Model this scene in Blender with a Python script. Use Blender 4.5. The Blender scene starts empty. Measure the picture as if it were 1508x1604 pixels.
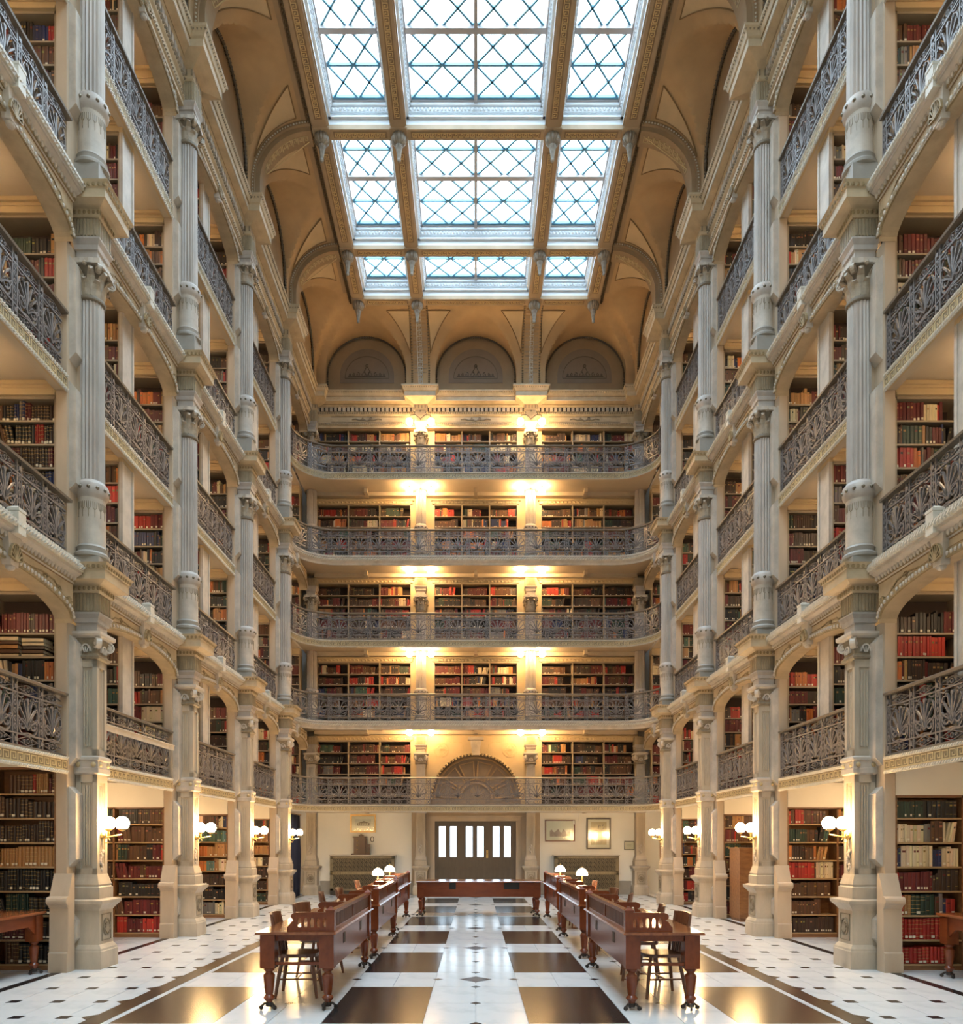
import bpy, math, random
from mathutils import Vector, Matrix
R = random.Random(7)
PI = math.pi
sc = bpy.context.scene
COL = sc.collection

# ------------------------------------------------------------------ camera, sky, exposure
FPX, CX, HY, EYE = 1195.0, 745.0, 1318.0, 1.65
cam = bpy.data.cameras.new('camera')
cam.sensor_fit = 'HORIZONTAL'; cam.sensor_width = 36.0
cam.lens = FPX / 1508 * 36
cam.shift_x = (754 - CX) / 1508
cam.shift_y = (HY - 802) / 1508
cam.clip_end = 200
camo = bpy.data.objects.new('camera', cam); COL.objects.link(camo)
camo.location = (0, 0, EYE); camo.rotation_euler = (PI / 2, 0, 0)
sc.camera = camo

w = bpy.data.worlds.new('sky'); sc.world = w; w.use_nodes = True
nt = w.node_tree; nt.nodes.clear()
tc = nt.nodes.new('ShaderNodeTexCoord'); sx = nt.nodes.new('ShaderNodeSeparateXYZ')
mr = nt.nodes.new('ShaderNodeMapRange'); mr.inputs['From Min'].default_value = -0.1
mr.inputs['From Max'].default_value = 1.0; mr.inputs['To Min'].default_value = 0.0; mr.inputs['To Max'].default_value = 1.0
rp = nt.nodes.new('ShaderNodeValToRGB')
rp.color_ramp.elements[0].position = 0.0; rp.color_ramp.elements[0].color = (0.12, 0.125, 0.13, 1)
rp.color_ramp.elements[1].position = 1.0; rp.color_ramp.elements[1].color = (0.70, 0.855, 1.0, 1)
e = rp.color_ramp.elements.new(0.09); e.color = (0.20, 0.235, 0.27, 1)
bg = nt.nodes.new('ShaderNodeBackground'); bg.inputs['Strength'].default_value = 7.5
wo = nt.nodes.new('ShaderNodeOutputWorld')
nt.links.new(tc.outputs['Generated'], sx.inputs[0]); nt.links.new(sx.outputs['Z'], mr.inputs['Value'])
nt.links.new(mr.outputs[0], rp.inputs[0]); nt.links.new(rp.outputs[0], bg.inputs[0]); nt.links.new(bg.outputs[0], wo.inputs[0])

pl = bpy.data.lights.new('skylight_portal', 'AREA'); pl.shape = 'RECTANGLE'; pl.size = 7.2; pl.size_y = 26
pl.cycles.is_portal = True
plo = bpy.data.objects.new('skylight_portal', pl); COL.objects.link(plo); plo.location = (0, 9.2, 18.25)

sc.view_settings.view_transform = 'Standard'; sc.view_settings.look = 'None'
sc.view_settings.gamma = 1.0; sc.view_settings.use_curve_mapping = False
sc.view_settings.exposure = 1.38
cy = sc.cycles
cy.max_bounces = 8; cy.diffuse_bounces = 5; cy.glossy_bounces = 3; cy.transmission_bounces = 4; cy.transparent_max_bounces = 6
cy.sample_clamp_indirect = 6.0; cy.caustics_reflective = False; cy.caustics_refractive = False
cy.use_light_tree = True
ALCOVE_FILL = 75.0  # radiance of the hidden bulbs added to light the alcoves
GLOBE = 62.0        # radiance of the opal lamp globes

# ------------------------------------------------------------------ materials
MATS = {}
def mat(name, col, rough=0.6, metal=0.0, var=0.0, vs=3.0, bump=0.0, bs=40.0, stretch=(1, 1, 1), emit=0.0, ecol=None, col2=None, spec=0.5, attr=None, contrast=None):
    m = bpy.data.materials.new(name); m.use_nodes = True
    n = m.node_tree; b = n.nodes['Principled BSDF']
    b.inputs['Roughness'].default_value = rough; b.inputs['Metallic'].default_value = metal
    b.inputs['Specular IOR Level'].default_value = spec
    b.inputs['Base Color'].default_value = (*col, 1)
    L = n.links.new
    t = n.nodes.new('ShaderNodeTexCoord'); mp = n.nodes.new('ShaderNodeMapping'); mp.inputs['Scale'].default_value = stretch
    L(t.outputs['Object'], mp.inputs[0])
    if attr:
        a = n.nodes.new('ShaderNodeAttribute'); a.attribute_name = attr
        L(a.outputs['Color'], b.inputs['Base Color'])
    elif var > 0 or col2:
        nz = n.nodes.new('ShaderNodeTexNoise'); nz.inputs['Scale'].default_value = vs; nz.inputs['Detail'].default_value = 6
        nz.inputs['Roughness'].default_value = 0.6
        L(mp.outputs[0], nz.inputs['Vector'])
        cr = n.nodes.new('ShaderNodeValToRGB')
        lo, hi = contrast or (0.3, 0.7)
        cr.color_ramp.elements[0].position = lo; cr.color_ramp.elements[1].position = hi
        c2 = col2 or tuple(c * (1 - var) for c in col)
        cr.color_ramp.elements[0].color = (*c2, 1); cr.color_ramp.elements[1].color = (*col, 1)
        L(nz.outputs['Fac'], cr.inputs[0]); L(cr.outputs[0], b.inputs['Base Color'])
    if bump > 0:
        nb = n.nodes.new('ShaderNodeTexNoise'); nb.inputs['Scale'].default_value = bs; nb.inputs['Detail'].default_value = 3
        L(mp.outputs[0], nb.inputs['Vector'])
        bp = n.nodes.new('ShaderNodeBump'); bp.inputs['Strength'].default_value = bump; bp.inputs['Distance'].default_value = 0.01
        L(nb.outputs['Fac'], bp.inputs['Height']); L(bp.outputs[0], b.inputs['Normal'])
    if emit > 0:
        b.inputs['Emission Color'].default_value = (*(ecol or col), 1); b.inputs['Emission Strength'].default_value = emit
    MATS[name] = m
    return m
CARVE = mat('carved_brown', (0.34, 0.245, 0.125), 0.5, var=0.4, vs=16)
STONE = mat('painted_iron', (0.49, 0.43, 0.375), 0.5, var=0.38, vs=3.2, bump=0.15, bs=30, stretch=(1, 1, 0.3))
TAN = mat('tan_iron', (0.54, 0.42, 0.27), 0.5, var=0.3, vs=3.5, bump=0.12)  # tan paint; on spandrels the lamp light from below is put in too
STONE_LAMPLIT = mat('painted_iron_lamplit', (0.51, 0.425, 0.32), 0.5, var=0.36, vs=3.2, bump=0.15, bs=30, stretch=(1, 1, 0.3))  # copy of the column paint with lamp warmth put into the colour
FRIEZE = mat('olive_frieze', (0.36, 0.285, 0.185), 0.5, var=0.3, vs=6)
STONE2 = mat('painted_iron_pale', (0.56, 0.49, 0.41), 0.5, var=0.32, vs=4, bump=0.12)
PIER = mat('buff_iron', (0.51, 0.395, 0.28), 0.5, var=0.22, vs=2.0, bump=0.1, stretch=(1, 1, 0.3))
ORN = mat('antique_relief', (0.30, 0.235, 0.155), 0.5, var=0.45, vs=14, bump=0.2)
GOLDKEY = mat('gilded_key', (0.56, 0.43, 0.23), 0.38, var=0.3, vs=9)
KEYBED = mat('key_bed', (0.24, 0.18, 0.10), 0.6, var=0.3, vs=6)
ROPE = mat('rope_paint', (0.62, 0.57, 0.48), 0.45, var=0.2, vs=9)
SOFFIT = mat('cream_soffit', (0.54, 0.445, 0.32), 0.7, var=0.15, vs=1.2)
CREAM = mat('cream_wall', (0.80, 0.74, 0.62), 0.75, var=0.08, vs=0.9)
WHITEW = mat('white_wall', (0.84, 0.81, 0.74), 0.75, var=0.06, vs=0.8)
LINTEL = mat('buff_lintel', (0.56, 0.42, 0.24), 0.55, var=0.15, vs=2)
IRON = mat('dark_iron', (0.20, 0.175, 0.165), 0.36, metal=0.15, var=0.4, vs=18)
HANDR = mat('handrail_iron', (0.20, 0.16, 0.12), 0.4, metal=0.2, var=0.3, vs=8)
VAULT = mat('ochre_plaster', (0.52, 0.345, 0.18), 0.8, var=0.3, vs=0.9, bump=0.05, bs=8)
VPANEL = mat('pale_ochre_panel', (0.60, 0.44, 0.26), 0.8, var=0.2, vs=1.5)
VLINE = mat('brown_line', (0.24, 0.15, 0.07), 0.8)
LUNET = mat('brown_lunette', (0.38, 0.265, 0.155), 0.8, var=0.25, vs=1.2)
LUNET2 = mat('grey_brown_panel', (0.25, 0.195, 0.145), 0.8, var=0.15, vs=2)
BEADM = mat('dark_bead', (0.10, 0.075, 0.05), 0.5)
BEAMT = mat('tan_beam', (0.44, 0.32, 0.20), 0.6, var=0.2, vs=3)
COFFER = mat('coffer_white', (0.74, 0.77, 0.79), 0.5, var=0.1, vs=3)
LATT = mat('lattice_iron', (0.10, 0.26, 0.36), 0.45, metal=0.1)
MUNT = mat('muntin_grey', (0.42, 0.40, 0.40), 0.5)
MARBLE = mat('white_marble', (0.67, 0.685, 0.69), 0.15, col2=(0.50, 0.52, 0.535), vs=2.4, stretch=(1, 1, 1), contrast=(0.25, 0.5), spec=0.45)
BLACKM = mat('black_slate', (0.022, 0.019, 0.020), 0.20, var=0.5, vs=10, spec=0.4)
SLATE_WARM = mat('slate_warm_reflection', (0.075, 0.050, 0.034), 0.20, var=0.45, vs=9, spec=0.5)  # outer dark tiles: warm alcove reflection put into the slate colour
JOINT = mat('joint', (0.42, 0.41, 0.40), 0.6)
WOOD = mat('mahogany', (0.205, 0.048, 0.013), 0.22, col2=(0.125, 0.027, 0.009), vs=4, stretch=(5, 0.7, 3), contrast=(0.25, 0.8), spec=0.45)
WOODT = mat('mahogany_top', (0.30, 0.095, 0.028), 0.17, col2=(0.17, 0.05, 0.02), vs=4, stretch=(5, 0.6, 5), spec=0.65)
CHAIRM = mat('chair_wood', (0.20, 0.075, 0.030), 0.28, col2=(0.085, 0.028, 0.014), vs=6, stretch=(4, 4, 0.8), spec=0.6)
OAK = mat('brown_case_wood', (0.26, 0.125, 0.048), 0.42, col2=(0.15, 0.062, 0.024), vs=5, stretch=(1, 4, 4))
SHELFW = mat('shelf_edge', (0.42, 0.28, 0.14), 0.45, var=0.25, vs=6)
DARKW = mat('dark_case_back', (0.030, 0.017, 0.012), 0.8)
CASEP = mat('painted_case', (0.36, 0.28, 0.19), 0.5, var=0.15, vs=3)
BLACK = mat('black_hole', (0.008, 0.007, 0.007), 0.6)
BRASS = mat('brass', (0.62, 0.42, 0.16), 0.28, metal=1.0)
DBRONZE = mat('dark_bronze', (0.04, 0.032, 0.024), 0.55, metal=0.1)
CASTER = mat('caster_iron', (0.045, 0.036, 0.032), 0.3, metal=0.6)
GLOBEM = mat('opal_globe', (1.0, 0.86, 0.62), 0.3, emit=GLOBE, ecol=(1.0, 0.64, 0.28))
SHADEM = mat('lit_lamp_shade', (1.0, 0.9, 0.7), 0.3, emit=GLOBE * 0.8, ecol=(1.0, 0.72, 0.40))
GRILLE = mat('grille_iron', (0.21, 0.165, 0.10), 0.5, metal=0.2, var=0.35, vs=10)
DOORW = mat('door_paint', (0.115, 0.085, 0.058), 0.45, var=0.2, vs=4, stretch=(3, 3, 0.5))
GOLDF = mat('gold_frame', (0.52, 0.34, 0.12), 0.35, metal=0.3, var=0.2, vs=12)
REDF = mat('red_brown_frame', (0.17, 0.045, 0.025), 0.35)
DARKF = mat('dark_frame', (0.03, 0.022, 0.018), 0.35)
PAPER = mat('cream_mount', (0.74, 0.66, 0.50), 0.7, var=0.06, vs=3)
NAVY = mat('navy_cloth', (0.012, 0.016, 0.040), 0.85, var=0.3, vs=5)
PLATE = mat('grey_stone_base', (0.34, 0.31, 0.27), 0.55, var=0.2, vs=3)
BOOKST = mat('book_covers', (0.1, 0.05, 0.03), 0.5, attr='Col')
SPINEL = mat('spine_label', (0.72, 0.66, 0.52), 0.6)
gm = bpy.data.materials.new('skylight_glass'); gm.use_nodes = True
n = gm.node_tree; n.nodes.clear()
o_ = n.nodes.new('ShaderNodeOutputMaterial'); mx = n.nodes.new('ShaderNodeMixShader'); mx.inputs[0].default_value = 0.06
tr = n.nodes.new('ShaderNodeBsdfTransparent'); tr.inputs[0].default_value = (0.96, 0.99, 1.0, 1)
gl = n.nodes.new('ShaderNodeBsdfGlossy'); gl.inputs['Roughness'].default_value = 0.1
n.links.new(tr.outputs[0], mx.inputs[1]); n.links.new(gl.outputs[0], mx.inputs[2]); n.links.new(mx.outputs[0], o_.inputs[0])
GLASS = gm

# ------------------------------------------------------------------ mesh helpers
class MB:
    def __init__(s): s.v = []; s.f = []
    def add(s, vs, fs):
        o = len(s.v); s.v.extend(vs); s.f.extend([tuple(i + o for i in q) for q in fs]); return s
    def box(s, x0, x1, y0, y1, z0, z1):
        return s.add([(x0, y0, z0), (x1, y0, z0), (x1, y1, z0), (x0, y1, z0), (x0, y0, z1), (x1, y0, z1), (x1, y1, z1), (x0, y1, z1)],
                     [(0, 3, 2, 1), (4, 5, 6, 7), (0, 1, 5, 4), (1, 2, 6, 5), (2, 3, 7, 6), (3, 0, 4, 7)])
    def cbox(s, c, d): return s.box(c[0]-d[0]/2, c[0]+d[0]/2, c[1]-d[1]/2, c[1]+d[1]/2, c[2]-d[2]/2, c[2]+d[2]/2)
    def prism(s, poly, M, a, b):
        k = len(poly)
        vs = [M(u, v, a) for u, v in poly] + [M(u, v, b) for u, v in poly]
        fs = [tuple(range(k))[::-1], tuple(range(k, 2 * k))] + [(i, (i + 1) % k, (i + 1) % k + k, i + k) for i in range(k)]
        return s.add(vs, fs)
    def lathe(s, prof, n=16, cx=0, cy=0, rad=None, ph=0.0, caps=True, sy=1.0):
        vs = []
        for r, z in prof:
            for i in range(n):
                a = 2 * PI * i / n + ph
                q = r * (rad(i) if rad else 1.0)
                vs.append((cx + q * math.cos(a), cy + sy * q * math.sin(a), z))
        fs = []
        for j in range(len(prof) - 1):
            for i in range(n):
                a = j * n + i; b = j * n + (i + 1) % n
                fs.append((a, b, b + n, a + n))
        if caps: fs.append(tuple(range(n))[::-1]); fs.append(tuple((len(prof) - 1) * n + i for i in range(n)))
        return s.add(vs, fs)
    def sq(s, prof, cx=0, cy=0, sy=1.0):
        return s.lathe([(h * math.sqrt(2), z) for h, z in prof], 4, cx, cy, None, PI / 4, True, sy)
    def ribbon(s, pts, wd, t0, t1, M, closed=False):
        P = [Vector(p) for p in pts]; k = len(P); vs = []
        for i in range(k):
            if closed: d = P[(i + 1) % k] - P[i - 1]
            else: d = P[min(i + 1, k - 1)] - P[max(i - 1, 0)]
            if d.length < 1e-9: d = Vector((1, 0))
            d.normalize(); nn = Vector((-d.y, d.x)) * (wd / 2)
            a = P[i] + nn; b = P[i] - nn
            vs += [M(a.x, a.y, t0), M(a.x, a.y, t1), M(b.x, b.y, t1), M(b.x, b.y, t0)]
        fs = []
        for i in range(k if closed else k - 1):
            o = i * 4; q = ((i + 1) % k) * 4
            for j in range(4): fs.append((o + j, o + (j + 1) % 4, q + (j + 1) % 4, q + j))
        if not closed: fs.append((0, 3, 2, 1)); q = (k - 1) * 4; fs.append((q, q + 1, q + 2, q + 3))
        return s.add(vs, fs)
    def tube(s, pts, r, n=6, closed=False):
        P = [Vector(p) for p in pts]; k = len(P); vs = []
        for i in range(k):
            d = (P[(i + 1) % k] - P[i - 1]) if closed else (P[min(i + 1, k - 1)] - P[max(i - 1, 0)])
            d.normalize(); up = Vector((0, 0, 1)) if abs(d.z) < 0.9 else Vector((1, 0, 0))
            a = d.cross(up).normalized(); b = d.cross(a).normalized()
            rr = r[i] if isinstance(r, (list, tuple)) else r
            for j in range(n):
                th = 2 * PI * j / n
                vs.append(tuple(P[i] + a * (rr * math.cos(th)) + b * (rr * math.sin(th))))
        fs = []
        for i in range(k if closed else k - 1):
            q = (i + 1) % k
            for j in range(n): fs.append((i * n + j, i * n + (j + 1) % n, q * n + (j + 1) % n, q * n + j))
        if not closed: fs.append(tuple(range(n))[::-1]); fs.append(tuple((k - 1) * n + j for j in range(n)))
        return s.add(vs, fs)
    def ball(s, c, r, n=8, m=5, sc=(1, 1, 1)):
        vs = [(c[0], c[1], c[2] - r * sc[2])]; fs = []
        for j in range(1, m):
            a = -PI / 2 + PI * j / m
            for i in range(n):
                b = 2 * PI * i / n
                vs.append((c[0] + r * sc[0] * math.cos(a) * math.cos(b), c[1] + r * sc[1] * math.cos(a) * math.sin(b), c[2] + r * sc[2] * math.sin(a)))
        vs.append((c[0], c[1], c[2] + r * sc[2])); t = len(vs) - 1
        for i in range(n):
            fs.append((0, 1 + (i + 1) % n, 1 + i)); fs.append((t, t - n + i, t - n + (i + 1) % n))
        for j in range(m - 2):
            for i in range(n):
                a = 1 + j * n + i; b = 1 + j * n + (i + 1) % n
                fs.append((a, b, b + n, a + n))
        return s.add(vs, fs)
    def oct(s, c, r, d=(1, 1, 1)):
        x, y, z = c
        return s.add([(x + r * d[0], y, z), (x - r * d[0], y, z), (x, y + r * d[1], z), (x, y - r * d[1], z), (x, y, z + r * d[2]), (x, y, z - r * d[2])],
                     [(0, 2, 4), (2, 1, 4), (1, 3, 4), (3, 0, 4), (2, 0, 5), (1, 2, 5), (3, 1, 5), (0, 3, 5)])
    def sweep(s, path, prof, closed=False):
        """profile (u = to the right of travel in plan, z) along a plan path with mitred corners"""
        P = [Vector(p) for p in path]; k = len(P); m = len(prof); vs = []
        for i in range(k):
            d0 = (P[i] - P[i - 1]).normalized() if (i > 0 or closed) else (P[1] - P[0]).normalized()
            d1 = (P[(i + 1) % k] - P[i]).normalized() if (i < k - 1 or closed) else d0
            n0 = Vector((d0.y, -d0.x)); n1 = Vector((d1.y, -d1.x)); nn = (n0 + n1); nn.normalize()
            q = 1 / max(0.3, nn.dot(n0))
            for u, z in prof: vs.append((P[i].x + nn.x * u * q, P[i].y + nn.y * u * q, z))
        fs = []
        for i in range(k if closed else k - 1):
            a = i * m; b = ((i + 1) % k) * m
            for j in range(m): fs.append((a + j, b + j, b + (j + 1) % m, a + (j + 1) % m))
        if not closed: fs.append(tuple(range(m))); fs.append(tuple((k - 1) * m + j for j in range(m))[::-1])
        return s.add(vs, fs)
    def mesh(s, name, m, smooth=None):
        me = bpy.data.meshes.new(name); me.from_pydata(s.v, [], s.f)
        ms = m if isinstance(m, (list, tuple)) else [m]
        for q in ms: me.materials.append(q)
        if smooth:
            me.polygons.foreach_set('use_smooth', [True] * len(me.polygons)); me.set_sharp_from_angle(angle=math.radians(smooth))
        me.update(); return me

STUFF = set('bosses egg_moulding volutes rosettes leaf_moulding acanthus_leaves leaf_relief rib_beads cornice_beads bead_moulding dentils dentil_gaps bead_rows slat_grille lunette_wall greek_key rope_moulding scroll_relief shell_fan frieze_scrolls painted_scrolls rosette_medallions relief_spray shell_medallion coffer_ribs lattice muntin pierced_grille drawn_windows drawn_plant text_lines coffer_side crest_moulding scallop_moulding gallery_wall painted_field drawn_hills upright_pair arch_wall'.split())
def link(name, me, parent=None, loc=(0, 0, 0), rz=0.0, scale=None, ry=0.0, rx=0.0):
    o = bpy.data.objects.new(name, me); COL.objects.link(o)
    if name in STUFF: o['kind'] = 'stuff'
    o.location = loc
    if rz or ry or rx: o.rotation_euler = (rx, ry, rz)
    if scale: o.scale = scale
    if parent: o.parent = parent
    return o
def tag(o, label, cat, group=None, kind=None):
    o['label'] = label; o['category'] = cat
    if group: o['group'] = group
    if kind: o['kind'] = kind
    return o
def thing(name, label, cat, loc=(0, 0, 0), rz=0.0, group=None, kind='thing'):
    o = link(name, None, None, loc, rz); o.empty_display_size = 0.1
    return tag(o, label, cat, group, kind)
def struct(name, mb, m, smooth=None):
    o = link(name, mb.mesh(name, m, smooth)); o['kind'] = 'structure'; return o
def put(tpl, parent):
    """instantiate a template: list of (name, mesh, loc, rz, [subparts])"""
    for t in tpl:
        o = link(t[0], t[1], parent, t[2] if len(t) > 2 else (0, 0, 0), t[3] if len(t) > 3 else 0.0)
        if len(t) > 4:
            for q in t[4]: link(q[0], q[1], o, q[2] if len(q) > 2 else (0, 0, 0), q[3] if len(q) > 3 else 0.0)
YZ = lambda x0: (lambda u, v, n_: (x0 + n_, u, v))       # plane facing +x : u=y, v=z, n=+x
XZ = lambda y0: (lambda u, v, n_: (u, y0 - n_, v))       # plane facing -y : u=x, v=z, n=-y
def arcpts(cx, cy_, r, a0, a1, n_, rb=None):
    rb = rb or r
    return [(cx + r * math.cos(a0 + (a1 - a0) * i / n_), cy_ + rb * math.sin(a0 + (a1 - a0) * i / n_)) for i in range(n_ + 1)]
def spiral(cx, cy_, r0, r1, a0, a1, n_):
    return [(cx + (r0 + (r1 - r0) * i / n_) * math.cos(a0 + (a1 - a0) * i / n_), cy_ + (r0 + (r1 - r0) * i / n_) * math.sin(a0 + (a1 - a0) * i / n_)) for i in range(n_ + 1)]
def greek(mb, u0, u1, v0, v1, M, t=0.008, pitch=None):
    h = v1 - v0; p = pitch or h * 1.15; n_ = max(1, round((u1 - u0) / p)); p = (u1 - u0) / n_; wd = h * 0.15
    for i in range(n_):
        a = u0 + i * p
        mb.ribbon([(a + .08*p, v0), (a + .08*p, v1 - wd/2), (a + .80*p, v1 - wd/2), (a + .80*p, v0 + .33*h), (a + .44*p, v0 + .33*h), (a + .44*p, v0 + .62*h)], wd, 0, t, M)
    mb.ribbon([(u0, v0 + wd/2), (u1, v0 + wd/2)], wd, 0, t, M)
def rope(mb, y0, y1, x, z, r=0.02, pitch=0.05):
    n_ = max(1, int((y1 - y0) / pitch)); p = (y1 - y0) / n_
    for i in range(n_):
        a = y0 + i * p
        mb.add([(x, a, z - r), (x + r, a + .15*p, z - r*.2), (x + r, a + .75*p, z + r*.9), (x, a + .9*p, z + r), (x, a + .45*p, z - r), (x + r, a + .62*p, z - r*.2), (x + r, a + 1.2*p, z + r*.9), (x, a + 1.35*p, z + r)],
               [(0, 1, 2, 3), (4, 7, 6, 5), (1, 5, 6, 2), (0, 4, 5, 1), (3, 2, 6, 7)])
    mb.box(x - .01, x + r*.35, y0, y1, z - r, z + r)

BAY = 3.37
CY = [6.69 + BAY * i for i in range(6)]      # column planes 0..5 ; 5 is the back arcade
AX = 5.06                                    # column axis |x|
ZA, ZB, ZC = 5.20, 10.06, 15.45
FAS = {2: 2.52, 4: 7.38, 6: 12.33}           # underside of the key fascias
FLOORZ = {1: 0.0, 2: 2.74, 3: 5.16, 4: 7.60, 5: 10.02, 6: 12.55}
SOFF = {1: 2.66, 2: 5.0, 3: 7.52, 4: 9.86, 5: 12.47, 6: 14.95}
CASETOP = {1: 2.24, 2: 4.84, 3: 7.34, 4: 9.66, 5: 12.27, 6: 14.66}
ORD = {1: 'nearest', 2: 'second', 3: 'third', 4: 'fourth', 5: 'fifth'}
LVL = {1: 'ground floor', 2: 'first gallery', 3: 'second gallery', 4: 'third gallery', 5: 'fourth gallery', 6: 'top gallery'}
BAYN = ['nearest', 'second', 'third', 'fourth', 'farthest']
def side_loc(s, y, z=0.0): return (s * AX, y, z)
def side_rz(s): return 0.0 if s < 0 else PI

# ------------------------------------------------------------------ FLOOR
fl = MB(); fl.box(-8, 8, -3.2, 24.6, -0.3, -0.012)
floor = struct('floor', fl, JOINT)
tiles = []      # (cx, cy, w, d, mat, kind)
G = 0.003
def tile(x0, x1, y0, y1, m): tiles.append([(x0 + G, y0 + G), (x1 - G, y0 + G), (x1 - G, y1 - G), (x0 + G, y1 - G), m])
insets = []
def sqin(cx, cy_, r, m, dia=True):
    if dia: insets.append([(cx - r, cy_), (cx, cy_ - r), (cx + r, cy_), (cx, cy_ + r), m])
    else: insets.append([(cx - r, cy_ - r), (cx + r, cy_ - r), (cx + r, cy_ + r), (cx - r, cy_ + r), m])
P0, LB = 2.69, 1.745
starts = [9.60 + P0 * k for k in range(-2, 5)]
xa, xb, xc, xd = 0.48, 1.405, 2.385, 3.33
for st in starts:
    e0, e1 = st, st + LB; g1 = st + P0
    for s in (-1, 1):
        o = sorted
        tile(*o((s * xa, s * xb)), e0, e1, BLACKM)
        tile(*o((s * xc, s * xd)), e0, e1, SLATE_WARM)
        for a, b in ((e0, (e0 + e1) / 2), ((e0 + e1) / 2, e1)):
            for p, q in ((0, xa), (xb, (xb + xc) / 2), ((xb + xc) / 2, xc)):
                tile(*o((s * p, s * q)), a, b, MARBLE)
        for p, q in ((0, xa), (xa, (xa + xb) / 2), ((xa + xb) / 2, xb), (xb, (xb + xc) / 2), ((xb + xc) / 2, xc), (xc, (xc + xd) / 2), ((xc + xd) / 2, xd)):
            tile(*o((s * p, s * q)), e1, g1, MARBLE)
        gm_ = (e1 + g1) / 2
        for xx in (0.45, 1.42): sqin(s * xx, gm_, 0.062, BLACKM)
        sqin(s * 1.89, (e0 + e1) / 2, 0.062, BLACKM); sqin(s * 1.89, gm_, 0.13, BLACKM)
    sqin(0, gm_, 0.195, BLACKM)
    for yy in (e0, e1, (e0 + e1) / 2): sqin(0, yy, 0.058, BLACKM)
SXW, SYW = 0.447, 0.705
y_ = 7.86 - SYW * 4
while y_ < 23.4:
    for s in (-1, 1):
        for k in range(4):
            a, b = sorted((s * (3.62 + 0.24 - SXW / 2 + SXW * (k - .5) if k else 3.60), s * min(5.20, 3.62 + 0.24 - SXW / 2 + SXW * (k + .5))))
            tile(a, b, y_, y_ + SYW, MARBLE)
        for k in range(3):
            xx = 3.86 + SXW * k
            sqin(s * xx, y_, 0.058, BLACKM, False)
        insets.append([(s * 3.60, y_ - .11), (s * 3.70, y_), (s * 3.60, y_ + .11), SLATE_WARM] if s > 0 else [(s * 3.60, y_ + .11), (s * 3.70, y_), (s * 3.60, y_ - .11), SLATE_WARM])
    y_ += SYW
yb = 4.2
while yb < 23.5:
    for s in (-1, 1):
        tile(*sorted((s * 3.40, s * 3.60)), yb, yb + 1.35, SLATE_WARM)
        tile(*sorted((s * 3.33, s * 3.40)), yb, yb + 1.35, MARBLE)
        tile(*sorted((s * 5.20, s * 5.33)), yb, yb + 1.35, BLACKM)
        for k in range(3): tile(*sorted((s * (5.33 + .6 * k), s * (5.93 + .6 * k))), yb, yb + 1.35, MARBLE)
    yb += 1.35
def seen(p):
    cxm = sum(q[0] for q in p[:-1]) / (len(p) - 1); cym = sum(q[1] for q in p[:-1]) / (len(p) - 1)
    if cym < 6.3 or abs(cxm) * FPX / cym > 800: return 1e9
    a = 0.0; v = p[:-1]
    for i in range(len(v)): a += v[i][0] * v[i - 1][1] - v[i - 1][0] * v[i][1]
    return -abs(a) / cym ** 3
allp = [(seen(t), 0, t) for t in tiles if 5.0 < sum(q[1] for q in t[:-1]) / 4 < 24.2]
allp.sort(key=lambda q: q[0])
rest = {}
def slab(poly, h0, h1):
    mb = MB(); mb.prism(poly, lambda u, v, n_: (u, v, n_), h0, h1); return mb
tcache = {}
for i, (sc_, _, t) in enumerate(allp):
    if i < 290:
        cx_ = sum(q[0] for q in t[:-1]) / 4; cy_ = sum(q[1] for q in t[:-1]) / 4
        key = (round(t[1][0] - t[0][0], 3), round(t[2][1] - t[1][1], 3), t[-1].name)
        if key not in tcache:
            tcache[key] = slab([(q[0] - cx_, q[1] - cy_) for q in t[:-1]], -0.02, 0.0).mesh('tile', t[-1])
        link('tile', tcache[key], floor, (cx_, cy_, 0))
    else: rest.setdefault(t[-1].name, []).append(t)
for k, ts in rest.items():
    mb = MB()
    for t in ts: mb.prism(t[:-1], lambda u, v, n_: (u, v, n_), -0.02, 0.0)
    o = link('far_tiles', mb.mesh('far_tiles', MATS[k]), floor); o['kind'] = 'stuff'
insets.sort(key=seen)
icache = {}
for i, t in enumerate(insets[:230]):
    cx_ = sum(q[0] for q in t[:-1]) / (len(t) - 1); cy_ = sum(q[1] for q in t[:-1]) / (len(t) - 1)
    key = tuple((round(q[0] - cx_, 3), round(q[1] - cy_, 3)) for q in t[:-1])
    if key not in icache: icache[key] = slab([(q[0] - cx_, q[1] - cy_) for q in t[:-1]], -0.01, 0.0012).mesh('inset_tile', t[-1])
    link('inset_tile', icache[key], floor, (cx_, cy_, 0))
mb = MB()
for t in insets[230:]:
    if seen(t) < 0: mb.prism(t[:-1], lambda u, v, n_: (u, v, n_), -0.01, 0.0012)
o = link('far_inset_tiles', mb.mesh('far_inset_tiles', BLACKM), floor); o['kind'] = 'stuff'

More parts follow.
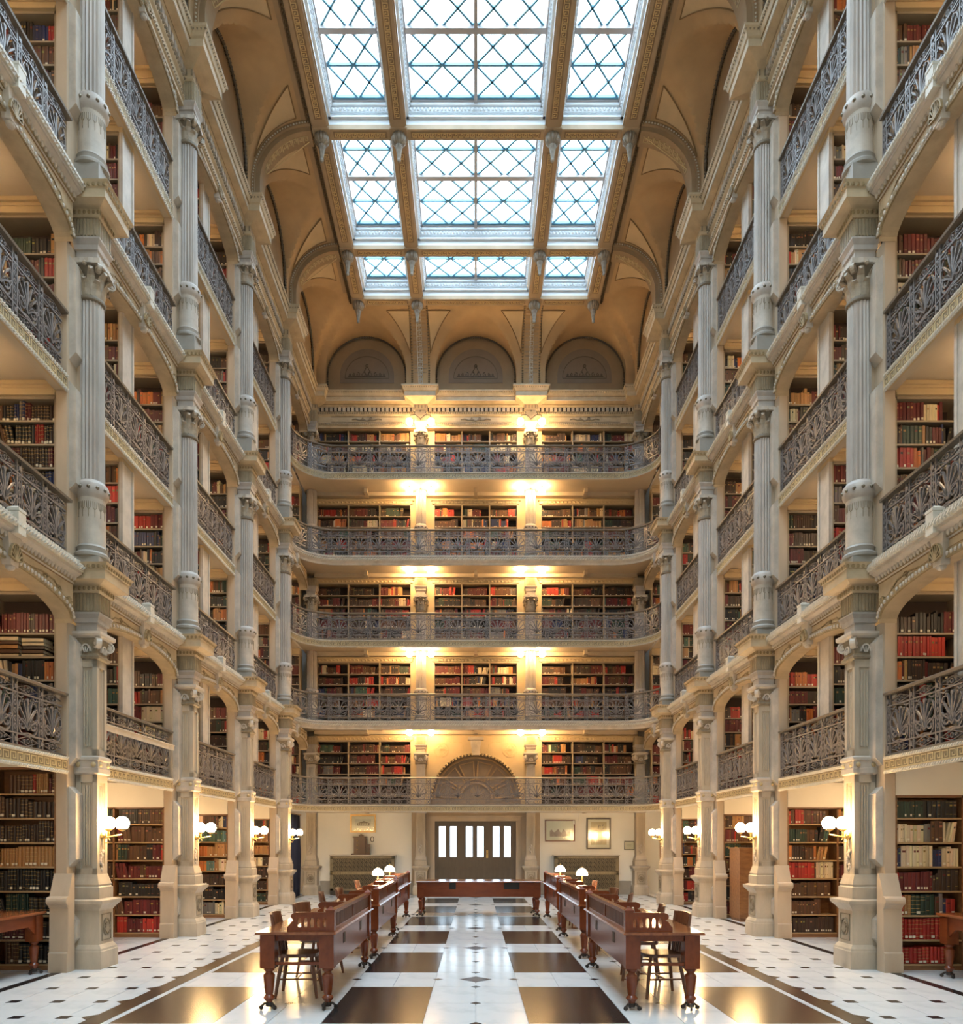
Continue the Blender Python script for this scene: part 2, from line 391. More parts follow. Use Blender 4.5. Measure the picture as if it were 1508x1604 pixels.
# ------------------------------------------------------------------ WALLS
OW = 7.12
for s, nm in ((-1, 'wall_left'), (1, 'wall_right')):
    mb = MB(); a, b = sorted((s * OW, s * (OW + .2)))
    mb.box(a, b, 6.6, 24.6, 0, 15.5)
    a, b = sorted((s * 5.3, s * 5.5)); mb.box(a, b, -3.2, 6.62, 0, 15.5)
    a, b = sorted((s * 5.5, s * OW)); mb.box(a, b, 6.42, 6.6, 0, 15.5)
    struct(nm, mb, CREAM)
mb = MB(); mb.box(-5.5, 5.5, -3.4, -3.2, 0, 18.4); struct('wall_front', mb, CREAM)
BW = 23.80                                   # face of the back wall
DX0, DX1, DZ = -1.31, 1.28, 2.31             # door opening
CASES = ((-4.95, -2.02), (-1.30, 1.30), (2.04, 4.97))
mb = MB()
mb.box(-7.3, DX0, 24.12, 24.5, 0, 15.5); mb.box(DX1, 7.3, 24.12, 24.5, 0, 15.5); mb.box(DX0, DX1, 24.12, 24.5, DZ, 15.5)
zt = {2: 4.80, 3: 7.25, 4: 9.70, 5: 12.16, 6: 14.50}
zl = {2: 2.7, 3: 5.1, 4: 7.55, 5: 10.0, 6: 12.5}
mb.box(-5.06, DX0, BW, 24.12, 0, 2.70); mb.box(DX1, 5.06, BW, 24.12, 0, 2.70); mb.box(DX0, DX1, BW, 24.12, DZ, 2.70)
wb = struct('wall_back', mb, WHITEW)
mb = MB()
for L in range(2, 7):
    top = zl[L + 1] if L < 6 else 15.5
    cw_ = 1.45 if L == 2 else 1.30
    xs = [-5.06, CASES[0][0], CASES[0][1], -cw_, cw_, CASES[2][0], CASES[2][1], 5.06]
    for k in range(0, 8, 2): mb.box(xs[k], xs[k + 1], BW, 24.12, zl[L], zt[L])
    mb.box(-5.06, 5.06, BW, 24.12, zt[L], top)
link('gallery_wall', mb.mesh('gallery_wall', LINTEL), wb)
mb = MB(); mb.box(-4.85, -1.95, BW - .02, BW, 0, .42); mb.box(1.95, 4.85, BW - .02, BW, 0, .42)
mb.box(-4.85, -1.95, BW - .03, BW, .38, .42); mb.box(1.95, 4.85, BW - .03, BW, .38, .42)
struct('baseboard_back', mb, PLATE)

# ------------------------------------------------------------------ CEILING : vault with lunettes
ZF, RC, ZS, LR = 17.3, 1.28, 16.02, 1.24
XI = 3.60; XO = XI + RC; XW = 4.96
YI = 22.12; YO = YI + 1.28; YWL = 23.66
def cove(t):      # t = distance outwards from the flat
    if t <= 0: return ZF
    if t >= RC: return 15.42
    return ZS + math.sqrt(RC * RC - t * t)
def lun(d):
    return ZS + math.sqrt(max(0, LR * LR - d * d)) if abs(d) <= LR else 0.0
LBX = (-BAY, 0.0, BAY)
SBY = [(CY[i] + CY[i + 1]) / 2 for i in range(5)] + [CY[0] - BAY * (k + .5) for k in range(3)]
def vz(x, y):
    ax = abs(x)
    z = min(cove(ax - XI), cove(y - YI))
    if y <= YWL and ax > 2.9:
        for c in SBY:
            if abs(y - c) <= LR: z = max(z, lun(y - c))
    if y > YI - .4 and ax < XW:
        for c in LBX:
            if abs(x - c) <= LR: z = max(z, lun(x - c))
    return z
def axis_out(i0, out, last):
    r = [i0 + RC * math.sin(PI / 2 * k / 16) for k in range(17)]
    return r + [out + .001, last]
ys = set()
y = -3.3
while y < YI: ys.add(round(y, 4)); y += 0.42 if y < 9.9 else 0.085
for q in axis_out(YI, YO, YWL): ys.add(round(q, 4))
for c in SBY:
    if c > 9: 
        for q in (c - LR, c + LR): ys.add(round(q, 4)); ys.add(round(q - .002, 4)); ys.add(round(q + .002, 4))
ys = sorted(q for q in ys if q <= YWL)
xs = axis_out(XI, XO, XW)
for c in LBX[1:]:
    for k in range(-24, 25):
        q = c + LR * math.sin(PI / 2 * k / 24)
        if q >= 0: xs.append(q)
    xs += [c + LR + .002]
    if c > 0: xs.append(c - LR - .002)
xs += [k * .3 for k in range(13)]
xs = sorted(set(round(q, 4) for q in xs if q <= XW))
full = sorted(set([-q for q in xs] + xs))
vb = MB()
for yy in ys:
    for xx in full: vb.v.append((xx, yy, vz(xx, yy)))
nx = len(full)
for j in range(len(ys) - 1):
    for i in range(nx - 1):
        cxm = (full[i] + full[i + 1]) / 2; cym = (ys[j] + ys[j + 1]) / 2
        if abs(cxm) < 3.42 and cym < 21.95: continue            # the skylight field is open
        a = j * nx + i
        vb.f.append((a, a + nx, a + nx + 1, a + 1))
ceil = struct('ceiling', vb, VAULT, 25)
# walls behind the lunettes
mb = MB(); mb.box(-XW - .15, -XW, -3.3, YWL + .1, 15.3, 17.6); mb.box(XW, XW + .15, -3.3, YWL + .1, 15.3, 17.6); mb.box(-XW, XW, YWL, YWL + .15, 15.3, 17.6)
link('lunette_wall', mb.mesh('lunette_wall', LUNET), ceil)
# beads round the lunettes
def bead_arch(mb, pf, r=0.044, n_=52):
    pts = [pf(a) for a in [PI * i / n_ for i in range(n_ + 1)]]
    for p in pts: mb.oct(p, r)
    mb.tube(pts, r * .62, 4)
    for e_ in (pts[0], pts[-1]):
        z = e_[2]
        while z > 15.5: mb.oct((e_[0], e_[1], z), r); z -= .075
mb = MB()
for c in LBX: bead_arch(mb, lambda a, c=c: (c + (LR - .02) * math.cos(a), YWL - .06, ZS + (LR - .02) * math.sin(a)))
link('bead_moulding', mb.mesh('bead_moulding', BEADM), ceil)
mb = MB()
for c in SBY[:5]:
    for s in (-1, 1): bead_arch(mb, lambda a, c=c, s=s: (s * (XW - .04), c + (LR - .02) * math.cos(a), ZS + (LR - .02) * math.sin(a)))
link('bead_moulding', mb.mesh('bead_moulding', BEADM), ceil)
# painted lunette panels at the back
for c in LBX:
    mb = MB(); Mx = XZ(YWL)
    pan = [(c - .84, 15.86)] + [(c + .84 * math.cos(PI - PI * i / 24), 16.08 + .84 * math.sin(PI - PI * i / 24)) for i in range(25)] + [(c + .84, 15.86)]
    mb.prism(pan, Mx, 0, .012)
    o = link('lunette_panel', mb.mesh('lunette_panel', LUNET2), ceil)
    mb = MB()
    mb.ribbon([(c - .68, 16.0)] + [(c + .68 * math.cos(PI - PI * i / 24), 16.02 + .66 * math.sin(PI - PI * i / 24)) for i in range(25)] + [(c + .68, 16.0)], .014, .01, .02, Mx, True)
    for sg in (-1, 1):
        for k, (dx, r) in enumerate(((.12, .085), (.28, .07), (.42, .05), (.53, .035))):
            mb.ribbon(spiral(c + sg * dx, 16.1 + r * .2, r, r * .2, PI / 2, PI / 2 + sg * 4.2 * PI / 2, 14), .018, .01, .03, Mx)
        mb.ribbon([(c, 16.05), (c + sg * .08, 16.22), (c + sg * .03, 16.33)], .016, .01, .03, Mx)
        mb.ribbon([(c, 16.05), (c + sg * .58, 16.06)], .02, .01, .03, Mx)
    mb.ribbon(arcpts(c, 16.38, .04, 0, 2 * PI, 10), .02, .01, .03, Mx, True)
    link('painted_scrolls', mb.mesh('painted_scrolls', BEADM), o)
# painted fields on the vault
VL = []
def vpt(x, y_, off):
    z = vz(x, y_); s = 1 if x > 0 else -1; t = abs(x) - XI
    nz = 1.0 if t <= 0 else max(0.1, math.sqrt(max(0, 1 - (t / RC) ** 2))); tb = max(0.0, y_ - YI)
    return (x - s * off * max(0, t) / RC, y_ - off * min(1, tb / 1.28), z - off * nz)
def vpatch(mb, poly, off=.012, nsub=10):
    a, b, c = poly
    idx = {}
    for i in range(nsub + 1):
        for j in range(nsub + 1 - i):
            u, v = i / nsub, j / nsub
            x = a[0] + (b[0] - a[0]) * u + (c[0] - a[0]) * v; y_ = a[1] + (b[1] - a[1]) * u + (c[1] - a[1]) * v
            idx[i, j] = len(mb.v)
            z = vz(x, y_); s = 1 if x > 0 else -1
            t = abs(x) - XI
            nz = 1.0 if t <= 0 else max(0.1, math.sqrt(max(0, 1 - (t / RC) ** 2)))
            tb = max(0.0, y_ - YI)
            mb.v.append((x - s * off * max(0, t) / RC, y_ - off * min(1, tb / 1.28), z - off * nz))
    for p, q in ((a, b), (b, c), (c, a)):
        VL.append([vpt(p[0] + (q[0] - p[0]) * t / 12, p[1] + (q[1] - p[1]) * t / 12, .02) for t in range(13)])
    for i in range(nsub):
        for j in range(nsub - i):
            mb.f.append((idx[i, j], idx[i, j + 1], idx[i + 1, j]))
            if i + j < nsub - 1: mb.f.append((idx[i + 1, j], idx[i, j + 1], idx[i + 1, j + 1]))
def quadpatch(mb, x0, x1, y0, y1):
    k0 = len(VL)
    vpatch(mb, [(x0, y0), (x1, y0), (x0, y1)]); vpatch(mb, [(x1, y1), (x0, y1), (x1, y0)]); del VL[k0:]
for i in range(1, 5):
    for s in (-1, 1):
        mb = MB()
        for sg, yc in ((1, CY[i]), (-1, CY[i + 1])):
            if sg < 0 and i == 4: continue
            vpatch(mb, [(s * 3.88, yc + sg * .34), (s * 4.80, yc + sg * .30), (s * 3.88, yc + sg * 1.05)])
            ring = [(3.86, .32), (4.82, .28), (3.86, 1.08)]
        o = link('painted_field', mb.mesh('painted_field', VPANEL, 30), ceil)
        mb = MB(); quadpatch(mb, s * 3.66, s * 3.78, CY[i] + .25, (CY[i + 1] if i < 4 else 22.0) - .25)
        link('painted_band', mb.mesh('painted_band', LUNET, 30), ceil)
mb = MB()
for c in LBX:
    for sg in (-1, 1):
        if abs(c + sg * BAY / 2) > 3: continue
        vpatch(mb, [(c + sg * 1.42, 22.42), (c + sg * 1.38, 23.28), (c + sg * .75, 22.42)])
link('painted_field', mb.mesh('painted_field', VPANEL, 30), ceil)
mb = MB()
for p in VL: mb.tube(p, .013, 4)
o = link('painted_lines', mb.mesh('painted_lines', VLINE), ceil); o['kind'] = 'stuff'
# transverse ribs
def rib_mesh():
    mb = MB(); Mr = lambda u, v, n_: (u, n_, v)
    def ring(ro, ri, y0, y1):
        po = [(XI + ro, 15.5)] + [(XI + ro * math.cos(a), ZS + ro * math.sin(a)) for a in [PI / 2 * k / 18 for k in range(19)]]
        pi_ = [(XI + ri, 15.5)] + [(XI + ri * math.cos(a), ZS + ri * math.sin(a)) for a in [PI / 2 * k / 18 for k in range(19)]]
        for k in range(19):
            mb.prism([po[k], po[k + 1], pi_[k + 1], pi_[k]], Mr, y0, y1)
    ring(1.29, 1.10, -.19, .19); ring(1.29, 1.20, -.25, .25)
    m1 = mb.mesh('rib_arch', LUNET)
    b = MB()
    for k in range(30):
        a = PI / 2 * (k + .5) / 30; q = 1.235
        for sg in (-1, 1): b.oct((XI + q * math.cos(a), sg * .255, ZS + q * math.sin(a)), .022)
    for k in range(7):
        for sg in (-1, 1): b.oct((XI + 1.235, sg * .255, 15.56 + .066 * k), .022)
    m2 = b.mesh('rib_beads', ROPE)
    g = MB(); Mk = lambda u, v, n_: (XI + (1.10 - n_) * math.cos(u), v, ZS + (1.10 - n_) * math.sin(u))
    greek(g, .35, 1.5, -.08, .08, Mk, .01, .12)
    return m1, m2, g.mesh('greek_key', GOLDKEY)
r1, r2, r3 = rib_mesh()
for i in range(1, 5):
    for s in (-1, 1):
        o = link('vault_rib', r1, ceil, (0, CY[i], 0), 0 if s > 0 else PI)
        link('rib_beads', r2, o); link('greek_key', r3, o)
# back vault bands between the lunettes
for s in (-1, 1):
    mb = MB(); k_ = MB(); b = MB()
    pts = [(YI + .02 + RC * math.sin(a), ZS + RC * math.cos(a)) for a in [PI / 2 * k / 18 for k in range(19)]] + [(YO + .02, 15.5)]
    for k in range(19):
        (y0, z0), (y1, z1) = pts[k], pts[k + 1]
        mb.add([(s*1.69-.20, y0, z0-.03), (s*1.69+.20, y0, z0-.03), (s*1.69+.20, y1-.03, z1), (s*1.69-.20, y1-.03, z1), (s*1.69-.20, y0, z0+.1), (s*1.69+.20, y0, z0+.1), (s*1.69+.20, y1+.1, z1), (s*1.69-.20, y1+.1, z1)],
               [(0, 1, 2, 3), (4, 7, 6, 5), (0, 3, 7, 4), (1, 5, 6, 2)])
    for k in range(34):
        a = PI / 2 * k / 26 if k <= 26 else PI / 2
        z = ZS + RC * math.cos(a) if k <= 26 else ZS - .065 * (k - 26); y_ = YI + RC * math.sin(a)
        for q in (-.26, .26): b.oct((s * 1.69 + q, y_ - .02, z - .02), .035)
    Mk = lambda u, v, n_: (s * 1.69 + v, YI - .02 + (RC - n_) * math.sin(u), ZS + (RC - n_) * math.cos(u) - .03) if u < PI / 2 else (s * 1.69 + v, YI - .02 + RC - n_, ZS - (u - PI / 2) * RC)
    greek(k_, .25, 1.85, -.07, .07, Mk, .012, .11)
    o = link('vault_band', mb.mesh('vault_band', BEAMT), ceil); link('greek_key', k_.mesh('greek_key', ROPE), o); link('rib_beads', b.mesh('rib_beads', ORN), o)

# ------------------------------------------------------------------ SKYLIGHT
ZG = 17.78
planes = [CY[0] - BAY * k for k in (3, 2, 1)] + CY[:5] + [22.02]
LX = (-3.39, -1.69, 1.69, 3.39)
mb = MB(); wh = MB()
for x in LX:
    wdt = .15 if abs(x) < 2 else .16
    mb.box(x - wdt, x + wdt, -3.3, 22.15, 17.20, 17.30); wh.box(x - wdt + .01, x + wdt - .01, -3.3, 22.15, 17.30, 18.0)
    mb.box(x - wdt - .03, x + wdt + .03, -3.3, 22.15, 17.245, 17.275)
for y in planes[1:]:
    mb.box(-3.5, 3.5, y - .13, y + .13, 17.21, 17.31); wh.box(-3.5, 3.5, y - .12, y + .12, 17.31, 18.0)
b1 = struct('trim_1', mb, BEAMT); link('coffer_side', wh.mesh('coffer_side', COFFER), b1)
k_ = MB(); kb_ = MB()
for x in LX:
    for i in range(2, 8):
        if planes[i + 1] < 9: continue
        kb_.box(x - .085, x + .085, planes[i] + .42, planes[i + 1] - .37, 17.196, 17.205)
        greek(k_, planes[i] + .45, planes[i + 1] - .40, -.055, .055, lambda u, v, n_, x=x: (x + v, u, 17.20 - n_), .012, .125)
for y in planes[5:]:
    for a, b in ((-3.1, -1.98), (-1.4, 1.4), (1.98, 3.1)):
        greek(k_, a, b, -.055, .055, lambda u, v, n_, y=y: (u, y + v, 17.21 - n_), .012, .125); kb_.box(a - .03, b + .03, y - .075, y + .075, 17.206, 17.215)
link('greek_key', k_.mesh('greek_key', mat('bright_key', (.66, .48, .24), .4)), b1); link('key_bed', kb_.mesh('key_bed', mat('beam_bed', (.27, .18, .10), .6, var=.2, vs=3)), b1)
# rope along the foot of the vault
mb = MB()
for s in (-1, 1):
    y = 9.0
    while y < 22.1:
        mb.add([(s*3.60, y, 17.30), (s*3.645, y + .02, 17.29), (s*3.645, y + .09, 17.26), (s*3.60, y + .07, 17.23), (s*3.62, y + .03, 17.22), (s*3.64, y + .06, 17.21)], [(0, 1, 5, 4), (1, 2, 5), (0, 4, 3), (4, 5, 2, 3)])
        y += .075
    mb.box(*sorted((s*3.585, s*3.675)), -3.3, 22.1, 17.255, 17.32)
link('rope_moulding', mb.mesh('rope_moulding', mat('umber_rope', (.17, .115, .06), .5, var=.5, vs=20)), b1)
# coffer frames (moulding with eggs) and glazing
fields = [('window_1', -1.52, 1.52, 2), ('window_2', -3.22, -1.85, 1), ('window_3', 1.85, 3.22, 1)]
pcache = {}
for nm, x0, x1, nc in fields:
    fr = MB(); egg = MB(); lat = MB(); mu = MB()
    win = None; cells = []
    for i in range(len(planes) - 1):
        y0, y1 = planes[i] + .12, planes[i + 1] - .12
        for (a, b_, t_, z0, z1) in ((.0, .06, 0, 17.44, 17.47), (.0, .05, 0, 17.56, 17.66), (.0, .10, 0, 17.66, 17.74)):
            q = b_
            fr.box(x0, x0 + q, y0, y1, z0, z1); fr.box(x1 - q, x1, y0, y1, z0, z1)
            fr.box(x0, x1, y1 - q, y1, z0, z1); fr.box(x0, x1, y0, y0 + q, z0, z1)
        if y1 > 12:
            u = x0 + .1
            while u < x1 - .08: egg.ball((u, y1 - .06, 17.60), .035, 6, 4); u += .085
            u = y0 + .1
            while u < y1: egg.oct((x0 + .06, u, 17.60), .04); egg.oct((x1 - .06, u, 17.60), .04); u += .085
        gx0, gx1, gy0, gy1 = x0 + .13, x1 - .13, y0 + .13, y1 - .13
        rows = 2 if (y1 - y0) > 2.5 else 1
        rh = (gy1 - gy0) / rows; cw = (gx1 - gx0) / nc
        mu.box(x0, gx0, y0, y1, 17.72, 17.80); mu.box(gx1, x1, y0, y1, 17.72, 17.80); mu.box(x0, x1, y0, gy0, 17.72, 17.80); mu.box(x0, x1, gy1, y1, 17.72, 17.80)
        for r in range(1, rows): mu.box(gx0, gx1, gy0 + rh * r - .06, gy0 + rh * r + .06, 17.70, 17.80)
        for c in range(1, nc): mu.box(gx0 + cw * c - .035, gx0 + cw * c + .035, gy0, gy1, 17.66, 17.80)
        for r in range(rows):
            for c in range(nc): cells.append((gx0 + cw * c, gx0 + cw * (c + 1), gy0 + rh * r, gy0 + rh * (r + 1)))
    w_ = link(nm, fr.mesh('coffer_frame', COFFER)); w_['kind'] = 'structure'
    link('egg_moulding', egg.mesh('egg_moulding', COFFER), w_)
    link('muntin', mu.mesh('muntin', MUNT), w_)
    far = MB()
    for (a, b_, c, d) in cells:
        if d < 13.3: far.box(a, b_, c, d, ZG, ZG + .01); continue
        hx, hy = (b_ - a) / 2, (d - c) / 2; mx_ = (a + b_) / 2; my = (c + d) / 2
        P = lambda u, v, n_: (u, v, ZG - .005 + n_)
        for vv in (c + .02, my, d - .02): lat.ribbon([(a, vv), (b_, vv)], .038 if vv == my else .055, -.03, .03, P)
        for h0 in (c, my):
            for (p, q) in (((a, h0), (mx_, h0 + hy)), ((mx_, h0), (b_, h0 + hy)), ((a, h0 + hy), (mx_, h0)), ((mx_, h0 + hy), (b_, h0))):
                lat.ribbon([p, q], .038, -.02, .02, P)
        for (u, v) in ((a, c), (mx_, c + .03), (b_, c)): lat.lathe([(.035, ZG - .04), (.035, ZG + .02)], 8, u, v + .02)
        g = .012
        for h0 in (c, my):
            sh = {'t': [(-hx/2 + g, hy/2 - g*.6), (0, g), (hx/2 - g, hy/2 - g*.6)], 'b': [(-hx/2 + g, -hy/2 + g*.6), (hx/2 - g, -hy/2 + g*.6), (0, -g)],
                  'm': [(-hx/2 + g, 0), (0, -hy/2 + g), (hx/2 - g, 0), (0, hy/2 - g)], 'l': [(0, -hy/2 + g), (hx/2 - g, 0), (0, hy/2 - g)], 'r': [(0, -hy/2 + g), (0, hy/2 - g), (-hx/2 + g, 0)]}
            for kk, u in (('t', a + hx/2), ('t', mx_ + hx/2), ('b', a + hx/2), ('b', mx_ + hx/2), ('m', mx_), ('l', a), ('r', b_)):
                key = (kk, round(hx, 3), round(hy, 3))
                if key not in pcache: pcache[key] = slab(sh[kk], 0, .006).mesh('pane', GLASS)
                link('pane', pcache[key], w_, (u, h0 + hy/2, ZG))
    link('lattice', lat.mesh('lattice', LATT), w_)
    o = link('near_glazing', far.mesh('near_glazing', GLASS), w_); o['kind'] = 'stuff'
# ceiling lid round the skylight so no sky leaks
mb = MB(); mb.box(-7.4, -3.5, -3.4, 24.6, 18.0, 18.2); mb.box(3.5, 7.4, -3.4, 24.6, 18.0, 18.2); mb.box(-3.5, 3.5, 22.0, 24.6, 18.0, 18.2)
mb.box(-7.4, -7.2, -3.4, 24.6, 15.4, 18.1); mb.box(7.2, 7.4, -3.4, 24.6, 15.4, 18.1); mb.box(-7.4, 7.4, 24.4, 24.6, 15.4, 18.1)
struct('roof', mb, CREAM)
# pendants
pd = [(.155, 17.22), (.165, 17.19), (.15, 17.17), (.17, 17.13), (.165, 17.06), (.12, 17.0), (.075, 16.975), (.08, 16.955), (.085, 16.93), (.07, 16.91), (.06, 16.85), (.04, 16.72), (.03, 16.68), (.04, 16.665), (.042, 16.64), (.025, 16.61), (.004, 16.60)]
b = MB(); b.lathe([(r, z - 17.2) for r, z in pd[::-1]], 28, rad=lambda i: 1.0 if i % 2 else .84)
pm = b.mesh('pendant_drop', mat('pendant_paint', (.34, .28, .21), .5, var=.4, vs=12), 40)
b = MB(); b.sq([(.18, -.02), (.19, .0), (.19, .03), (.17, .04)]); pm2 = b.mesh('pendant_plate', BEAMT)
for j, y in enumerate(planes[6:]):
    for i, x in enumerate(LX):
        t = thing('ceiling_pendant', '%s drop pendant under the skylight, %s of four in the %s row' % (('tan', 'buff', 'buff', 'tan')[i], ('leftmost', 'inner left', 'inner right', 'rightmost')[i], ('nearest', 'middle', 'farthest')[j]), 'pendant', (x, y, 17.2), 0, 'pendants of the skylight beams')
        link('pendant_drop', pm, t); link('pendant_plate', pm2, t)

# ------------------------------------------------------------------ TOP ENTABLATURE (perimeter)
PX = 5.10; PYB = 23.62
path = [(-PX, 6.62), (-PX, PYB), (PX, PYB), (PX, 6.62)]
def sweeper(name, prof, m, parent=None):
    b = MB(); b.sweep(path, prof)
    if parent: return link(name, b.mesh(name, m), parent)
    return struct(name, b, m)
corn = sweeper('trim_2', [(-.15, 15.06), (.07, 15.06), (.10, 15.09), (.10, 15.12), (.22, 15.16), (.245, 15.16), (.245, 15.28), (.27, 15.30), (.29, 15.36), (.33, 15.42), (.33, 15.45), (-.15, 15.47)], TAN)
sweeper('frieze', [(-.15, 14.44), (.02, 14.44), (.02, 14.50), (.05, 14.52), (.05, 14.57), (.02, 14.60), (.0, 14.62), (.0, 14.80), (.04, 14.84), (.05, 14.90), (.03, 14.92), (.03, 15.07), (-.15, 15.07)], TAN, corn)
den = MB(); beads = MB()
def along(p, q, step, fn, trim=0.1):
    P, Q = Vector(p), Vector(q); d = (Q - P); L = d.length; d.normalize(); nn = Vector((d.y, -d.x)); k = int((L - 2 * trim) / step)
    for i in range(k + 1):
        c = P + d * (trim + (L - 2 * trim) * i / k); fn(c, d, nn)
def obox(mb, c, d, nn, l, u0, u1, z0, z1):
    a = c - d * l / 2; b = c + d * l / 2
    q = [a + nn * u0, b + nn * u0, b + nn * u1, a + nn * u1]
    mb.add([(v.x, v.y, z0) for v in q] + [(v.x, v.y, z1) for v in q], [(0, 1, 2, 3), (4, 7, 6, 5), (0, 4, 5, 1), (1, 5, 6, 2), (2, 6, 7, 3), (3, 7, 4, 0)])
gap = MB()
for p, q in ((path[0], path[1]), (path[1], path[2]), (path[2], path[3])):
    along(p, q, .132, lambda c, d, nn: obox(den, c, d, nn, .085, .02, .075, 14.935, 15.055))
    along(p, q, .132, lambda c, d, nn: obox(gap, c + d * .066, d, nn, .05, .025, .036, 14.935, 15.055), .1)
    along(p, q, .07, lambda c, d, nn: beads.oct((c.x + nn.x * .055, c.y + nn.y * .055, 14.88), .03))
    along(p, q, .06, lambda c, d, nn: beads.oct((c.x + nn.x * .055, c.y + nn.y * .055, 14.545), .025))
    along(p, q, .05, lambda c, d, nn: beads.oct((c.x + nn.x * .305, c.y + nn.y * .305, 15.385), .024))
link('dentils', den.mesh('dentils', STONE2), corn); link('dentil_gaps', gap.mesh('dentil_gaps', BLACK), corn); link('bead_moulding', beads.mesh('bead_moulding', ORN), corn)
fz = MB(); Mx = XZ(PYB)
for c in LBX:
    for sg in (-1, 1):
        fz.ribbon(spiral(c + sg * .12, 14.72, .05, .012, 0, sg * 7, 12), .016, 0, .03, Mx)
        fz.ribbon([(c, 14.66), (c + sg * .1, 14.70), (c + sg * .22, 14.68), (c + sg * .34, 14.72), (c + sg * .46, 14.70)], .03, 0, .03, Mx)
    fz.ribbon([(c - 1.1, 14.63), (c + 1.1, 14.63), (c + 1.1, 14.79), (c - 1.1, 14.79)], .012, 0, .012, Mx, True)
link('frieze_scrolls', fz.mesh('frieze_scrolls', ORN), corn)
sweeper('cornice_highlight', [(.235, 15.158), (.252, 15.158), (.252, 15.182), (.235, 15.182)], ROPE, corn)  # highlight on the cornice's lower edge, painted as a pale strip
sweeper('cornice_groove', [(.24, 15.278), (.262, 15.278), (.262, 15.296), (.24, 15.296)], CARVE, corn)
sweeper('cornice_groove', [(.08, 15.115), (.108, 15.115), (.108, 15.132), (.08, 15.132)], CARVE, corn)
# soffit over the top gallery
mb = MB(); 
for s in (-1, 1): mb.box(*sorted((s * 5.10, s * 7.2)), 6.6, 24.1, 14.95, 15.2)
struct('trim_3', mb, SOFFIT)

# ------------------------------------------------------------------ COLUMN TEMPLATES
def ridges(mb, half, z0, z1, n_, wd, t, faces='xXyY'):
    for k in range(n_):
        u = -half * .8 + 1.6 * half * k / (n_ - 1)
        if 'X' in faces: mb.box(half - .01, half + t, u - wd/2, u + wd/2, z0, z1)
        if 'x' in faces: mb.box(-half - t, -half + .01, u - wd/2, u + wd/2, z0, z1)
        if 'Y' in faces: mb.box(u - wd/2, u + wd/2, half - .01, half + t, z0, z1)
        if 'y' in faces: mb.box(u - wd/2, u + wd/2, -half - t, -half + .01, z0, z1)
def panel_shaft(mb, h, z0, z1, flutes=True):
    c = h - .022
    mb.box(-c, c, -c, c, z0, z1)
    f_ = .062
    for sx_ in (-1, 1):
        for sy_ in (-1, 1):
            mb.box(*sorted((sx_ * h, sx_ * (h - f_))), *sorted((sy_ * h, sy_ * (h - f_))), z0, z1)
    mb.box(-h, h, -h, h, z0, z0 + .10); mb.box(-h, h, -h, h, z1 - .12, z1)
    if flutes:
        for u in (-.035, 0, .035):
            for sg in (-1, 1):
                mb.box(u - .009, u + .009, *sorted((sg * c, sg * (c + .014))), z0 + .14, z1 - .16)
                mb.box(*sorted((sg * c, sg * (c + .014))), u - .009, u + .009, z0 + .14, z1 - .16)
def crown(z0, zf, ze, zc, top, big=True):
    """impost block, fluted frieze and cornice block above a capital"""
    a = MB(); a.sq([(.135, z0), (.135, z0 + .46 * (zf - z0)), (.155, z0 + .5 * (zf - z0)), (.16, z0 + .7 * (zf - z0)), (.19, zf - .02), (.19, zf)])
    b = MB(); b.box(-.165, .165, -.165, .165, zf, ze); ridges(b, .165, zf + .02, ze - .01, 7, .022, .016)
    res = [('impost_block', a.mesh('impost_block', STONE)), ('fluted_frieze', b.mesh('fluted_frieze', FRIEZE))]
    if big:
        c = MB(); c.sq([(.18, ze), (.195, ze + .015), (.20, zc), (.25, zc + .01), (.325, zc + .04), (.335, zc + .04), (.335, top - .075), (.35, top - .065), (.36, top - .03), (.385, top), (.2, top + .005)])
        d = MB()
        for k in range(11):
            u = -.33 + .066 * k
            for sg in (-1, 1):
                d.ball((u, sg * .355, top - .04), .026, 6, 4, (1, .6, 1.2)); d.ball((sg * .355, u, top - .04), .026, 6, 4, (.6, 1, 1.2))
        for k in range(7):
            u = -.18 + .06 * k
            for sg in (-1, 1):
                d.ball((u, sg * .2, (ze + zc) / 2 + .01), .022, 6, 4, (1, .7, 1.3)); d.ball((sg * .2, u, (ze + zc) / 2 + .01), .022, 6, 4, (.7, 1, 1.3))
        res += [('cornice_block', c.mesh('cornice_block', TAN)), ('egg_moulding', d.mesh('egg_moulding', CARVE))]
    return res
def volutes(mb, z, dist, r, ln=.06):
    for k in range(4):
        a = PI / 4 + k * PI / 2
        dx, dy = math.cos(a), math.sin(a); px, py = -dy, dx
        M = lambda u, v, n_, dx=dx, dy=dy, px=px, py=py: (dx * u + px * n_, dy * u + py * n_, v)
        mb.ribbon([(dist - .13, z + r * .95)] + spiral(dist, z, r, r * .22, PI / 2, PI / 2 - 10.5, 24), r * .30, -ln / 2, ln / 2, M)
        mb.ribbon(arcpts(dist, z, r * .55, 0, 2 * PI, 10), r * .9, -ln * .3, ln * .3, M, True)
        mb.ribbon(arcpts(dist, z, r * .14, 0, 2 * PI, 8), r * .2, -ln * .6, ln * .6, M, True)
